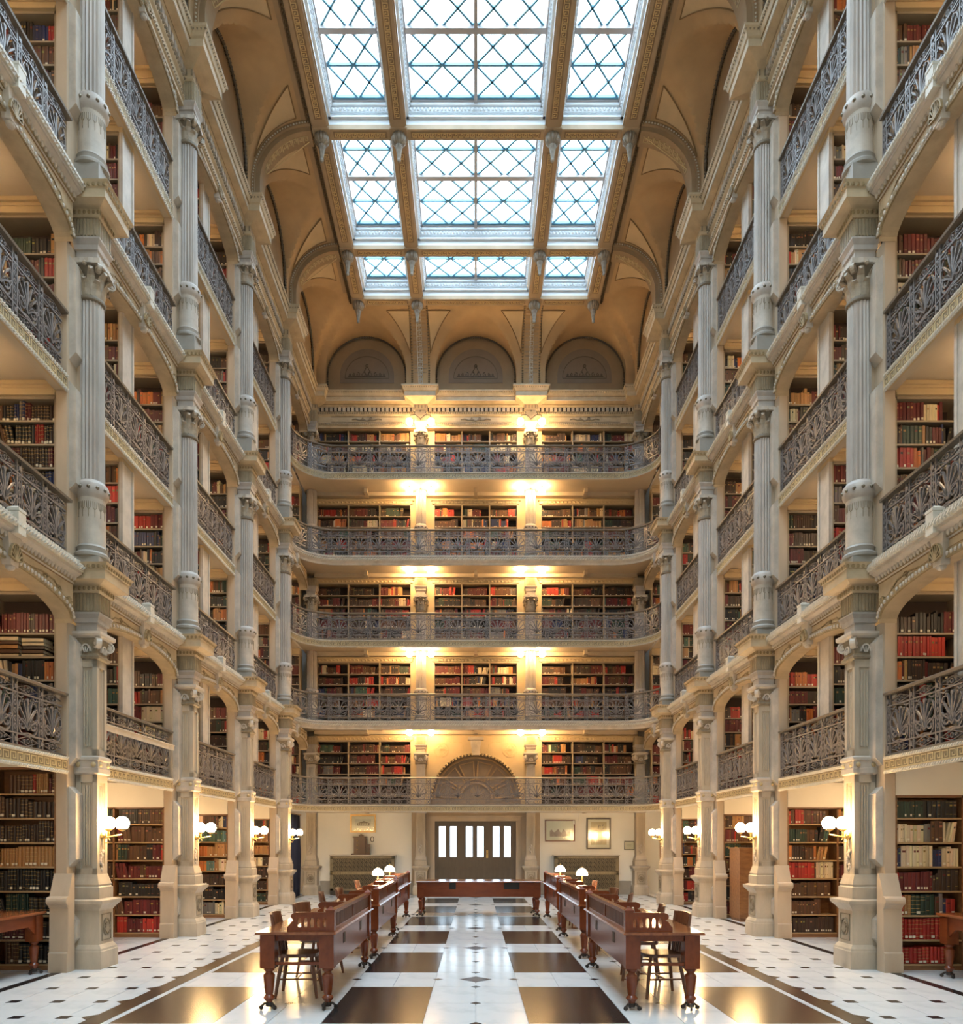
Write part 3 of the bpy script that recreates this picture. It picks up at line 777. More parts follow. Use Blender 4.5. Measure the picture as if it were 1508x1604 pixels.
def pilaster(z0, z1, scroll=False):
    a = MB(); a.box(-.285, -.15, -.34, .34, z0, z1); a.box(-.16, -.06, -.10, .10, z0, z1)
    strips = []
    segs = [(z0 + (1.32 if scroll else .95), z0 + 2.36), (z0 + 2.62, z1 - .15)]
    if scroll: segs = [(.30, .74)] + segs
    for (p, q) in segs:
        for sg in (-1, 1):
            b = MB(); strips.append(b)
            b.prism([(-.155, p + .0), (-.06, p + .10), (-.06, q - .10), (-.155, q)], lambda u, v, n_: (u, n_, v), *sorted((sg * .10, sg * .29)))
    r = [('pilaster', a.mesh('pilaster', PIER))] + [('pilaster_strip', b.mesh('pilaster_strip', STONE2)) for b in strips]
    if scroll:
        c = MB(); prof = [(-.36, .0), (-.49, .0), (-.49, .24), (-.465, .26), (-.455, .80), (-.48, .83), (-.50, .87), (-.50, .91), (-.48, .95), (-.455, .96), (-.35, 1.24), (-.30, 1.24), (-.30, 0)]
        for sg in (-1, 1): c.prism([(sg * u, v) for u, v in prof], lambda u, v, n_: (n_, u, v), -.305, -.07)
        for sg in (-1, 1):
            c.add([(x, sg * .47 + .055 * math.cos(2*PI*i/12), .90 + .055 * math.sin(2*PI*i/12)) for x in (-.315, -.06) for i in range(12)],
                  [(i, (i+1) % 12, 12 + (i+1) % 12, 12 + i) for i in range(12)] + [tuple(range(12)), tuple(range(23, 11, -1))])
        r.append(('scroll_bracket', c.mesh('scroll_bracket', PIER)))
    return r
def bosses(r, z, n_, br):
    b = MB()
    for k in range(n_):
        a = 2 * PI * (k + .5) / n_
        b.ball((r * math.cos(a), r * math.sin(a), z), br, 8, 5)
    return b
def square_pier():
    T = []
    a = MB(); a.sq([(.235, 0), (.235, .225), (.228, .235), (.225, .262), (.20, .30), (.19, .312), (.188, .75), (.20, .77), (.215, .79), (.24, .82), (.265, .845), (.268, .885), (.20, .905)])
    b = MB(); b.sq([(.19, .90), (.19, 1.05), (.172, 1.065), (.178, 1.09), (.17, 1.12), (.155, 1.17), (.142, 1.22)])
    m = MB()
    for k in range(4):
        ang = k * PI / 2; ca, sa = math.cos(ang), math.sin(ang)
        Mf = lambda u, v, n_, ca=ca, sa=sa: ((.188 + n_) * ca - u * sa, (.188 + n_) * sa + u * ca, v)
        if k != 0: continue
        m.ribbon([(-.12, .36), (.12, .36), (.12, .70), (-.12, .70)], .018, 0, .012, Mf, True)
        m.ribbon(arcpts(0, .53, .085, 0, 2 * PI, 16, .11), .016, 0, .02, Mf, True)
        for q in range(7):
            t = PI * (q + 1) / 8
            m.ribbon([(0, .455), (.075 * math.cos(t), .47 + .12 * math.sin(t))], .018, 0, .022, Mf)
    T += [('pedestal', a.mesh('pedestal', STONE_LAMPLIT), (0, 0, 0), 0, [('shell_medallion', m.mesh('shell_medallion', ORN))]), ('base', b.mesh('base', STONE_LAMPLIT))]
    c = MB(); panel_shaft(c, .138, 1.2, 2.54); d = MB(); d.sq([(.14, 2.52), (.165, 2.54), (.165, 2.60), (.16, 2.61), (.16, 2.69), (.175, 2.71), (.175, 2.745), (.14, 2.765)])
    e_ = MB()
    for sg in (-1, 1):
        for q in (-.1, .1):
            e_.ball((q, sg * .165, 2.65), .034, 8, 5, (1, .6, 1)); e_.ball((sg * .165, q, 2.65), .034, 8, 5, (.6, 1, 1))
    f_ = MB(); panel_shaft(f_, .132, 2.75, 4.04)
    h = MB()
    for q in range(9): h.ball((.138, R.uniform(-.05, .05), 1.28 + .03 * q), .024 + .01 * R.random(), 6, 4, (.7, 1, 1))
    T += [('lower_shaft', c.mesh('lower_shaft', STONE_LAMPLIT), (0, 0, 0), 0, [('relief_spray', h.mesh('relief_spray', STONE2))]), ('band', d.mesh('band', STONE2), (0, 0, 0), 0, [('rosettes', e_.mesh('rosettes', GOLDKEY, 60))]), ('upper_shaft', f_.mesh('upper_shaft', STONE_LAMPLIT))]
    g = MB(); g.sq([(.135, 4.02), (.165, 4.035), (.17, 4.06), (.15, 4.075), (.135, 4.10), (.145, 4.2), (.165, 4.29), (.15, 4.30)])
    v = MB(); volutes(v, 4.225, .20, .075, .07)
    for sg in (-1, 1):
        for ax in (0, 1):
            Mf = (lambda u, w_, n_, sg=sg: (sg * (.14 + n_), u, w_)) if ax == 0 else (lambda u, w_, n_, sg=sg: (u, sg * (.14 + n_), w_))
            v.ribbon(arcpts(0, 4.12, .06, 0, PI, 8, .09), .02, 0, .03, Mf)
            for q in (-.04, 0, .04): v.ribbon([(q * .4, 4.11), (q, 4.18)], .014, 0, .03, Mf)
    ab = MB(); ab.sq([(.165, 4.295), (.205, 4.315), (.215, 4.335), (.215, 4.37), (.15, 4.38)])
    T += [('capital', g.mesh('capital', ORN), (0, 0, 0), 0, [('volutes', v.mesh('volutes', STONE2)), ('abacus', ab.mesh('abacus', STONE2))])]
    return T
def leafring(mb, n_, z, r, h, wd, out, ph):
    for k in range(n_):
        a = 2 * PI * (k + ph) / n_; ca, sa = math.cos(a), math.sin(a)
        pr = [(0, 0, wd), (.012, h * .45, wd * 1.05), (.03, h * .8, wd * .9), (out, h, wd * .6), (out * 1.15, h * .86, wd * .25)]
        vs = []
        for (o, zz, w_) in pr:
            for q in (-1, 0, 1):
                rr = r + o + (0.012 if q == 0 else 0); u = q * w_ / 2
                vs.append((rr * ca - u * sa, rr * sa + u * ca, z + zz))
        fs = []
        for j in range(4):
            for q in range(2): i = j * 3 + q; fs.append((i, i + 1, i + 4, i + 3))
        mb.add(vs, fs)
def round_column(z0, zd, zr, zs, zn, zcap, zf, ze, zc, top):
    """z0 plinth, zd drum, zr ring, zs fluted shaft, zn neck, zcap top of abacus"""
    T = []
    a = MB(); a.box(-.175, .175, -.175, .175, z0, zd - .17); a.lathe([(.19, zd - .17), (.212, zd - .155), (.215, zd - .12), (.20, zd - .10), (.178, zd - .085), (.182, zd - .05), (.19, zd - .03), (.168, zd)], 24)
    b = MB(); b.lathe([(.168, zd), (.166, zr - .01), (.17, zr)], 24)
    lf = MB()
    for k in range(14):
        t = 2 * PI * k / 14
        Mf = lambda u, v, n_, t=t: ((.166 + n_) * math.cos(t + u / .166), (.166 + n_) * math.sin(t + u / .166), v)
        lf.ribbon([(-.025, zr - .06), (-.02, zr - .14), (0, zr - .17), (.02, zr - .14), (.025, zr - .06)], .008, -.002, .005, Mf)
        lf.ribbon([(0, zr - .06), (0, zr - .26)], .008, -.002, .005, Mf)
    c = MB(); c.lathe([(.17, zr), (.185, zr + .03), (.205, zr + .055), (.207, zr + .17), (.195, zr + .19), (.175, zr + .205), (.165, zs)], 28)
    d = bosses(.206, zr + .115, 12, .024); BOSSM = MATS.get('boss_metal') or mat('boss_metal', (.20, .165, .12), .3, metal=.7)
    NF = 20
    f_ = MB(); f_.lathe([(.160, zs), (.160, zs + .05), (.157, zs + .9), (.150, zn)], NF * 4, rad=lambda i: (1.0, .93, .88, .93)[i % 4])
    g = MB(); g.lathe([(.15, zn - .01), (.168, zn + .005), (.172, zn + .03), (.165, zn + .05), (.145, zn + .06)], 24); g.lathe([(.132, zn + .05), (.135, zn + .25), (.145, zcap - .16), (.19, zcap - .065)], 16)
    v = MB(); hgt = zcap - .07 - zn - .06
    leafring(v, 8, zn + .06, .142, hgt * .48, .105, .075, 0); leafring(v, 8, zn + .07, .140, hgt * .80, .10, .105, .5); volutes(v, zcap - .125, .235, .06, .05)
    for k in range(4): v.ball((.19 * math.cos(k * PI / 2), .19 * math.sin(k * PI / 2), zcap - .06), .032, 6, 4)
    ab = MB()
    pts = []
    for k in range(4):
        for t in range(6):
            aa = -PI / 4 + k * PI / 2 + (PI / 2) * (t / 6); dev = abs((t / 6) - .0)
            r = .275 if t == 0 else .205 + .035 * abs(t - 3) / 3
            pts.append((r * math.cos(aa), r * math.sin(aa)))
    ab.prism(pts, lambda u, q, n_: (u, q, n_), zcap - .065, zcap)
    BELL = MATS.get('capital_bell') or mat('capital_bell', (.17, .13, .085), .6)
    T += [('plinth', a.mesh('plinth', PLATE, 40)), ('drum', b.mesh('drum', STONE2, 40), (0, 0, 0), 0, [('leaf_relief', lf.mesh('leaf_relief', ORN))]), ('ring', c.mesh('ring', STONE, 40), (0, 0, 0), 0, [('bosses', d.mesh('bosses', BOSSM, 60))]),
          ('fluted_shaft', f_.mesh('fluted_shaft', STONE, 50)), ('capital', g.mesh('capital', BELL, 40), (0, 0, 0), 0, [('acanthus_leaves', v.mesh('acanthus_leaves', MATS.get('acanthus_paint') or mat('acanthus_paint', (.42, .345, .255), .5, var=.35, vs=15))), ('abacus', ab.mesh('abacus', STONE2))])]
    return T
TA = square_pier()
TB = round_column(5.20, 5.52, 6.13, 6.36, 8.70, 9.20, 9.46, 9.72, 9.82, ZB)
TC = round_column(10.06, 10.62, 11.17, 11.40, 13.82, 14.26, 14.5, 14.72, 14.8, 15.0)
CA = crown(4.37, 4.62, 4.87, 4.96, ZA); CB = crown(9.20, 9.48, 9.73, 9.83, ZB)
CC = crown(14.26, 14.52, 14.86, 14.9, 15.0, False)
# ressaut of the top cornice over each column
rs = MB(); rs.sq([(.18, 14.86), (.20, 14.88), (.20, 15.05), (.30, 15.10), (.46, 15.155), (.475, 15.155), (.475, 15.29), (.50, 15.31), (.52, 15.37), (.56, 15.43), (.56, 15.47), (.3, 15.48)], -.04)
rsb = MB()
for k in range(4):
    for sg in (-1, 1): rsb.box(-.16 + .1 * k - .017, -.16 + .1 * k + .017, *sorted((sg * .20, sg * .212)), 14.93, 15.03)
    rsb.box(.15, .162, -.16 + .1 * k - .017, -.16 + .1 * k + .017, 14.93, 15.03)
for k in range(17):
    u = -.53 + .066 * k
    for sg in (-1, 1): rsb.oct((u - .04, sg * .53, 15.40), .026)
    rsb.oct((.49, u, 15.40), .026)
RS = [('cornice_block', rs.mesh('cornice_block', TAN)), ('cornice_beads', rsb.mesh('cornice_beads', ORN))]
PA, PB, PC = pilaster(0, 4.46, True), pilaster(5.2, 9.32), pilaster(10.06, 14.3)
def put_column(tier, s, i):
    if tier == 1: T = TA + CA + PA; nm = 'square_pier'; lb = 'square panelled cream pier on a medallion pedestal, %s from the camera on the %s'; g = 'square piers of the ground tier'
    elif tier == 2: T = TB + CB + PB; nm = 'fluted_column'; lb = 'fluted grey column of the middle tier, %s from the camera on the %s'; g = 'fluted columns of the middle tier'
    else: T = TC + CC + RS + PC; nm = 'fluted_column'; lb = 'fluted grey column of the top tier, %s from the camera on the %s'; g = 'fluted columns of the top tier'
    t = thing(nm, lb % (ORD[i], 'left' if s < 0 else 'right'), 'column', side_loc(s, CY[i]), side_rz(s), g)
    put(T, t)
for s in (-1, 1):
    for i in range(1, 5):
        for tier in (1, 2, 3): put_column(tier, s, i)
for x, wd in ((-AX, 'left back corner'), (-1.69, 'left side of the central doorway'), (1.69, 'right side of the central doorway'), (AX, 'right back corner')):
    for tier in (1, 2, 3):
        T = [TA + CA[:2], TB + CB[:2], TC + CC][tier - 1]
        t = thing(('square_pier', 'fluted_column', 'fluted_column')[tier - 1], ('square cream pier on a pedestal in the ground tier, %s', 'fluted column of the middle tier in the end arcade, %s', 'fluted column of the top tier in the end arcade, %s')[tier - 1] % wd, 'column', (x, CY[5], 0), -PI / 2, 'columns of the end wall')
        put(T, t)
        if tier == 3: put(RS, t)

# ------------------------------------------------------------------ RAILING PANEL
PW, RH = 0.572, 0.80
def rail_panel():
    mb = MB(); M = YZ(0.0); t = .012
    bar = lambda u0, v0, u1, v1, wd: mb.ribbon([(u0, v0), (u1, v1)], wd, -t, t, M)
    for u in (.011, .105): bar(u, 0, u, RH, .018)
    for v in (.03, .165, .635): bar(0, v, PW, v, .018)
    c = .105 + (PW - .105) / 2; hw = (PW - .105) / 2 - .012
    # palmette
    base = (c, .225)
    for k, a in enumerate((-62, -40, -19, 0, 19, 40, 62)):
        L = (.27, .32, .345, .365, .345, .32, .27)[k]; ar = math.radians(90 - a)
        ex, ez = base[0] + L * math.cos(ar) * .82, base[1] + L * math.sin(ar)
        mid = (base[0] + .5 * L * math.cos(ar) * .62, base[1] + .5 * L * math.sin(ar) * 1.08)
        pts = [base, mid, (ex, ez)]
        mb.ribbon(pts, .02 if k != 3 else .028, -t, t, M)
        sg = 1 if a > 0 else -1
        if k == 3: mb.ribbon(arcpts(ex, ez - .02, .022, 0, 2 * PI, 6), .014, -t, t, M, True)
        else: mb.ribbon(spiral(ex + sg * .024, ez, .026, .008, PI if sg > 0 else 0, (PI if sg > 0 else 0) - sg * 5, 8), .012, -t, t, M)
    for sg in (-1, 1):
        mb.ribbon([(c, .19)] + spiral(c + sg * .115, .275, .10, .02, -PI / 2, -PI / 2 + sg * 8.4, 22), .017, -t, t, M)
        mb.ribbon(arcpts(c + sg * .0, .40, hw, (0 if sg > 0 else PI) - sg * .9, (0 if sg > 0 else PI) + sg * .75, 8, .22), .013, -t, t, M)
        mb.ribbon([(c + sg * hw, .60), (c + sg * (hw - .07), .585), (c + sg * (hw - .12), .61)], .014, -t, t, M)
    # flower standing proud of the palmette
    for a in (-50, 0, 50):
        ar = math.radians(90 - a)
        mb.add([(.012, c, .25), (.05, c + .05 * math.cos(ar) - .015, .25 + .06 * math.sin(ar)), (.075, c + .12 * math.cos(ar), .25 + .13 * math.sin(ar)), (.05, c + .05 * math.cos(ar) + .015, .25 + .06 * math.sin(ar)), (.03, c + .05 * math.cos(ar), .25 + .06 * math.sin(ar))],
               [(0, 1, 2), (0, 2, 3), (0, 4, 1), (1, 4, 2), (2, 4, 3), (3, 4, 0)])
    # bands with lozenges
    for v0, v1 in ((.04, .155), (.645, .745)):
        vm = (v0 + v1) / 2; hh = (v1 - v0) / 2
        mb.ribbon([(c - hw, vm), (c, vm + hh), (c + hw, vm), (c, vm - hh)], .012, -t, t, M, True)
        mb.ribbon(arcpts(c, vm, .026, 0, 2 * PI, 8), .012, -t, t, M, True)
        for sg in (-1, 1): mb.ribbon(spiral(c + sg * .085, vm, .024, .008, 0, sg * 6, 8), .010, -t, t, M)
        mb.ribbon([(.015, v0), (.10, v1)], .012, -t, t, M); mb.ribbon([(.10, v0), (.015, v1)], .012, -t, t, M); mb.cbox((0, .058, vm), (.04, .045, .045))
    for v in (.24, .33, .42, .51, .59):
        mb.ribbon(arcpts(.058, v, .026, 0, 2 * PI, 6, .03), .011, -t, t, M, True)
    mb.ribbon([(.058, .175), (.058, .625)], .009, -t, t, M)
    return mb.mesh('iron_panel', IRON)
PANEL = rail_panel()
def rail_parts(y0, y1, x, zb):
    """straight railing run along y"""
    n_ = round((y1 - y0) / PW); out = []
    h = MB(); h.prism([(-.045, .0), (-.05, .03), (-.03, .045), (.03, .045), (.05, .03), (.045, 0)], lambda u, v, q: (x + u, q, zb + RH - .02 + v), y0, y1); h.box(x - .02, x + .02, y0, y1, zb, zb + .03)
    out.append(('handrail', h.mesh('handrail', HANDR)))
    sc_ = (y1 - y0 - .1) / (n_ * PW)
    return out, [(x, y0 + .01 + k * PW * sc_, zb) for k in range(n_)], sc_
HB = BAY / 2 - .345
def fascia_balcony(F):
    T = []
    s1 = MB(); s1.box(-.30, -.2, -HB, HB, F + .13, F + .22); s1.box(-2.045, -.29, -BAY / 2, BAY / 2, F + .15, F + .22)
    s1.box(-.30, -.2, -HB, HB, F + .02, F + .14)
    f1 = MB(); f1.box(-.2, -.14, -HB, HB, F + .015, F + .175)
    k1 = MB(); greek(k1, -HB, HB, F + .035, F + .15, YZ(-.14), .008)
    kb = MB(); kb.box(-.141, -.137, -HB, HB, F + .028, F + .158)
    r1_ = MB(); rope(r1_, -HB, HB, -.14, F + .01, .022); rope(r1_, -HB, HB, -.14, F + .185, .022)
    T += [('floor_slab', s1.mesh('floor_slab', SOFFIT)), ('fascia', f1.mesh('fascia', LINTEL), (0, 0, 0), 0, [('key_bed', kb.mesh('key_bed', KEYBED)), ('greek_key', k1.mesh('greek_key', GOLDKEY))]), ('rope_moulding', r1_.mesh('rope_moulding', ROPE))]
    return T, F + .20
def cornice_balcony(Z):
    s1 = MB(); s1.box(-.30, -.22, -HB, HB, Z - .12, Z - .04); s1.box(-2.045, -.29, -BAY / 2, BAY / 2, Z - .2, Z - .04)
    return [('floor_slab', s1.mesh('floor_slab', SOFFIT))], Z - .02
BT = {}
for L in (2, 4, 6): BT[L] = fascia_balcony(FAS[L])
BT[3] = cornice_balcony(ZA); BT[5] = cornice_balcony(ZB)
RAILT = {}
for L in range(2, 7): RAILT[L] = rail_parts(-HB, HB, -.17 if L % 2 == 0 else -.12, BT[L][1])
for s in (-1, 1):
    for k in range(5):
        yc = (CY[k] + CY[k + 1]) / 2
        for L in range(2, 7):
            t = thing('balcony', 'iron railed balcony of the %s, %s bay of the %s arcade' % (LVL[L], BAYN[k], 'left' if s < 0 else 'right'), 'balcony', side_loc(s, yc), side_rz(s), 'balconies of the side arcades')
            if k < 4:
                put(BT[L][0], t)
                put(RAILT[L][0], t)
                for p in RAILT[L][1]:
                    o = link('iron_panel', PANEL, t, p, 0.0, (1, RAILT[L][2], 1))
            else:
                # last bay: only the inner slab, the railing is part of the curved end balcony
                F = FAS.get(L, (ZA if L == 3 else ZB) - .27)
                b = MB(); b.box(-2.045, -.29, -BAY / 2, BAY / 2, F + .15, F + .22); put([('floor_slab', b.mesh('floor_slab', SOFFIT))], t)
                t['label'] = 'plain floor slab of the %s behind the curved railing, %s back corner' % (LVL[L], 'left' if s < 0 else 'right')

# ------------------------------------------------------------------ ARCH BEAMS
def arch_beam(zs_, zk, zt_, cor=True):
    n_ = 28; pts = [(-HB, zt_), (-HB, zs_)] + [(-HB * math.cos(PI * i / n_), zs_ + (zk - zs_) * math.sin(PI * i / n_) ** .8) for i in range(1, n_)] + [(HB, zs_), (HB, zt_)]
    a = MB()
    ar = pts[1:-1]
    for i in range(len(ar) - 1):
        a.prism([ar[i], ar[i + 1], (ar[i + 1][0], zt_), (ar[i][0], zt_)], YZ(0), -.30, -.07)
    band = MB()
    off = [(u * .985, v + .045) for u, v in ar]
    for i in range(len(off) - 1):
        band.ribbon([off[i], off[i + 1]], .09, -.07, -.045, YZ(0))
    gv = MB(); gv.ribbon([(u * .97, v + .105) for u, v in ar], .016, -.072, -.066, YZ(0)); gv.ribbon([(-HB, zt_ - .065), (HB, zt_ - .065)], .018, -.072, -.066, YZ(0))
    lf = MB()
    L = 0; 
    for i in range(len(off) - 1):
        p, q = Vector(off[i]), Vector(off[i + 1]); m_ = max(1, int((q - p).length / .06))
        for j in range(m_):
            c = p + (q - p) * ((j + .5) / m_); lf.ball((-.045, c.x, c.y), .028, 6, 4, (.7, 1, 1))
    sr = MB(); M = YZ(-.07)
    for sg in (-1, 1):
        sr.ribbon([(sg * 1.1, zk - .02), (sg * .9, zk + .10), (sg * .65, zk + .12), (sg * .4, zk + .09)], .014, 0, .014, M)
        sr.ribbon(spiral(sg * 1.0, zk + .02, .06, .012, 0, sg * 7, 12), .012, 0, .014, M); sr.ribbon(spiral(sg * .72, zk + .10, .05, .01, PI, PI + sg * 7, 12), .012, 0, .014, M)
        for q in range(7):
            th = PI * q / 6
            sr.ribbon([(sg * (HB - .12), zk - .10), (sg * (HB - .12) + .07 * math.cos(th), zk - .10 + .1 * math.sin(th))], .02, 0, .03, M)
    sh = MB(); sh.ribbon(arcpts(0, zk + .02, .11, 0, PI, 12, .16), .014, 0, .03, YZ(0))
    ks = MB(); ks.prism([(-.07, zk - .06), (.07, zk - .06), (.12, zt_ + .02), (-.12, zt_ + .02)], YZ(0), -.10, .0)
    for q in range(9):
        th = PI * q / 8
        sh.ribbon([(0, zk + .0), (.10 * math.cos(th), zk + .02 + .15 * math.sin(th))], .013, 0, .03, YZ(0))
    ks.ball((-.05, 0, zk - .07), .05, 10, 6, (1, 1.1, .8))
    T = [('spandrel', a.mesh('spandrel', TAN)), ('arch_band', band.mesh('arch_band', CARVE), (0, 0, 0), 0, [('leaf_moulding', lf.mesh('leaf_moulding', STONE2)), ('groove', gv.mesh('groove', VLINE))]), ('scroll_relief', sr.mesh('scroll_relief', CARVE)), ('keystone', ks.mesh('keystone', STONE2), (0, 0, 0), 0, [('shell_fan', sh.mesh('shell_fan', CARVE))])]
    if cor:
        c = MB(); c.prism([(-.30, zt_ - .06), (-.06, zt_ - .06), (-.04, zt_ - .03), (-.02, zt_ + .02), (.03, zt_ + .05), (.05, zt_ + .05), (.05, zt_ + .12), (.08, zt_ + .14), (.08, zt_ + .17), (-.30, zt_ + .20)], lambda u, v, n_: (u, n_, v), -HB, HB)
        gb = MB(); gb.box(-.06, -.033, -HB, HB, zt_ - .045, zt_ + .035)
        eg = MB(); u = -HB + .03
        while u < HB: eg.ball((-.03, u, zt_ - .005), .03, 6, 4, (.8, .8, 1.3)); u += .07
        rp_ = MB(); rope(rp_, -HB, HB, .06, zt_ + .12, .035, .06); rope(rp_, -HB, HB, .0, zt_ + .205, .028, .05)
        pb = MB(); pb.box(-.08, .085, -.07, .07, zt_ + .02, zt_ + .26); pb.sq([(.05, zt_ + .25), (.07, zt_ + .27), (.07, zt_ + .30), (.03, zt_ + .33)], .02)
        T += [('cornice', c.mesh('cornice', STONE2)), ('egg_moulding', eg.mesh('egg_moulding', STONE2)), ('groove', gb.mesh('groove', CARVE)), ('rope_moulding', rp_.mesh('rope_moulding', ROPE)), ('centre_post', pb.mesh('centre_post', ROPE))]
    return T
AB = {1: arch_beam(4.43, 4.73, 4.99), 2: arch_beam(9.29, 9.59, 9.85), 3: arch_beam(14.1, 14.42, 14.62, False)}
TN = {1: 'ground tier', 2: 'middle tier', 3: 'top tier'}
for s in (-1, 1):
    for k in range(5):
        yc = (CY[k] + CY[k + 1]) / 2
        for tr_ in (1, 2, 3):
            t = thing('arch_beam', 'shallow cream iron arch with gilt shell keystone, %s, %s bay of the %s arcade' % (TN[tr_], BAYN[k], 'left' if s < 0 else 'right'), 'arch', side_loc(s, yc), side_rz(s), 'arches of the side arcades')
            put(AB[tr_] if k < 4 else AB[tr_][:4], t)

# ------------------------------------------------------------------ END BALCONIES with curved corners
def end_path():
    xr, yf, rr, ys_ = 5.20, 22.50, 1.08, CY[4] + .36
    p = [(-xr, ys_), (-xr, yf - rr)]
    p += [(-xr + rr - rr * math.cos(PI / 2 * i / 10), yf - rr + rr * math.sin(PI / 2 * i / 10)) for i in range(1, 11)]
    q = [(-x, y) for x, y in p[::-1]]
    return p + q
EP = end_path()
def walk(path, step):
    P = [Vector(p) for p in path]; L = [0]
    for i in range(1, len(P)): L.append(L[-1] + (P[i] - P[i - 1]).length)
    n_ = round(L[-1] / step); st = L[-1] / n_; out = []
    def at(l):
        for i in range(1, len(P)):
            if l <= L[i] + 1e-9: return P[i - 1] + (P[i] - P[i - 1]) * ((l - L[i - 1]) / (L[i] - L[i - 1]))
        return P[-1]
    for k in range(n_): out.append((at(k * st), at((k + 1) * st)))
    return out
for L in range(2, 7):
    fas = L in FAS
    F = FAS[L] if fas else (ZA if L == 3 else ZB) - .25
    t = thing('balcony', 'long iron railed balcony with curved ends across the end wall, %s' % LVL[L], 'balcony', (0, 0, 0), 0, 'balconies of the end wall')
    b = MB()
    poly = [(x, y) for x, y in EP] + [(5.30, BW), (-5.30, BW)]
    b.prism(poly[::-1], lambda u, v, n_: (u, v, n_), F + .13, F + .21)
    b.box(-5.0, 5.0, 23.60, BW, F + .02, F + .14)
    for c in LBX: b.box(c - .05, c + .05, 23.3, BW, F + .0, F + .13)
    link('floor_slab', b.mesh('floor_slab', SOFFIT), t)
    f1 = MB(); rp_ = MB(); k1 = MB()
    if fas:
        f1.sweep(EP, [(-.06, F + .015), (.0, F + .015), (.0, F + .175), (-.06, F + .175)])
        for (a, c) in walk(EP, .13):
            d = (c - a); nn = Vector((d.y, -d.x)).normalized(); l = d.length; d = d.normalized()
            Mk = lambda u, v, n_, a=a, d=d, nn=nn: (a.x + d.x * u + nn.x * n_, a.y + d.y * u + nn.y * n_, v)
            greek(k1, 0, l, F + .04, F + .15, Mk, .008, l)
        o = link('fascia', f1.mesh('fascia', LINTEL), t); link('greek_key', k1.mesh('greek_key', GOLDKEY), o)
        kb = MB(); kb.sweep(EP, [(-.01, F + .03), (.003, F + .03), (.003, F + .158), (-.01, F + .158)]); link('key_bed', kb.mesh('key_bed', KEYBED), o)
        zs2 = ((F + .01, .022), (F + .185, .022))
    else:
        f1.sweep(EP, [(-.08, F + .0), (-.02, F + .0), (.0, F + .05), (.05, F + .10), (.06, F + .17), (.09, F + .20), (.09, F + .22), (-.08, F + .24)])
        link('cornice', f1.mesh('cornice', STONE2), t); zs2 = ((F + .145, .045), (F + .24, .025))
    for z, r in zs2:
        for (a, c) in walk(EP, .05 if r < .03 else .075):
            d = (c - a); nn = Vector((d.y, -d.x)).normalized(); e_ = c + d * .45
            uo = .0 if fas else .045
            q = [a + nn * uo, a + nn * (r + uo), e_ + nn * (r + uo), e_ + nn * uo]
            rp_.add([(q[0].x, q[0].y, z - r), (q[1].x, q[1].y, z - r * .3), (q[2].x, q[2].y, z + r), (q[3].x, q[3].y, z + r), (q[0].x + d.x * .6, q[0].y + d.y * .6, z - r), (q[1].x + d.x * .6, q[1].y + d.y * .6, z - r * .3)],
                    [(0, 1, 2, 3), (0, 4, 5, 1), (1, 5, 2), (4, 3, 2, 5)])
    link('rope_moulding', rp_.mesh('rope_moulding', ROPE), t)
    zb = F + (.20 if fas else .24)
    inn = [(p[0] * (5.16 / 5.20) if abs(p[1] - EP[0][1]) < 9 else p[0], p[1] - (0.0)) for p in EP]
    h = MB(); h.sweep(EP, [(-.09, zb + RH - .02), (.0, zb + RH - .02), (.005, zb + RH + .01), (-.02, zb + RH + .028), (-.075, zb + RH + .028), (-.095, zb + RH + .01)]); h.sweep(EP, [(-.065, zb), (-.025, zb), (-.025, zb + .03), (-.065, zb + .03)])
    link('handrail', h.mesh('handrail', HANDR), t)
    for (a, c) in walk(EP, PW):
        d = c - a; nn = Vector((d.y, -d.x)).normalized()
        p = a - nn * .045
        link('iron_panel', PANEL, t, (p.x, p.y, zb), math.atan2(d.y, d.x) - PI / 2, (1, d.length / PW, 1))

ab_ = MB(); ab_.ball((0, 0, 0), .045, 10, 6); ADDED_BULB = ab_.mesh('added_bulb', mat('added_bulb_glass', (1, .8, .5), .3, emit=ALCOVE_FILL, ecol=(1.0, .70, .40)), 80)  # unseen bulbs, added behind the cases to brighten the alcoves
ab_ = MB(); ab_.lathe([(.02, .03), (.03, .06), (.012, .08), (.012, .40)], 8); ADDED_STEM = ab_.mesh('added_bulb_stem', BRASS, 60)
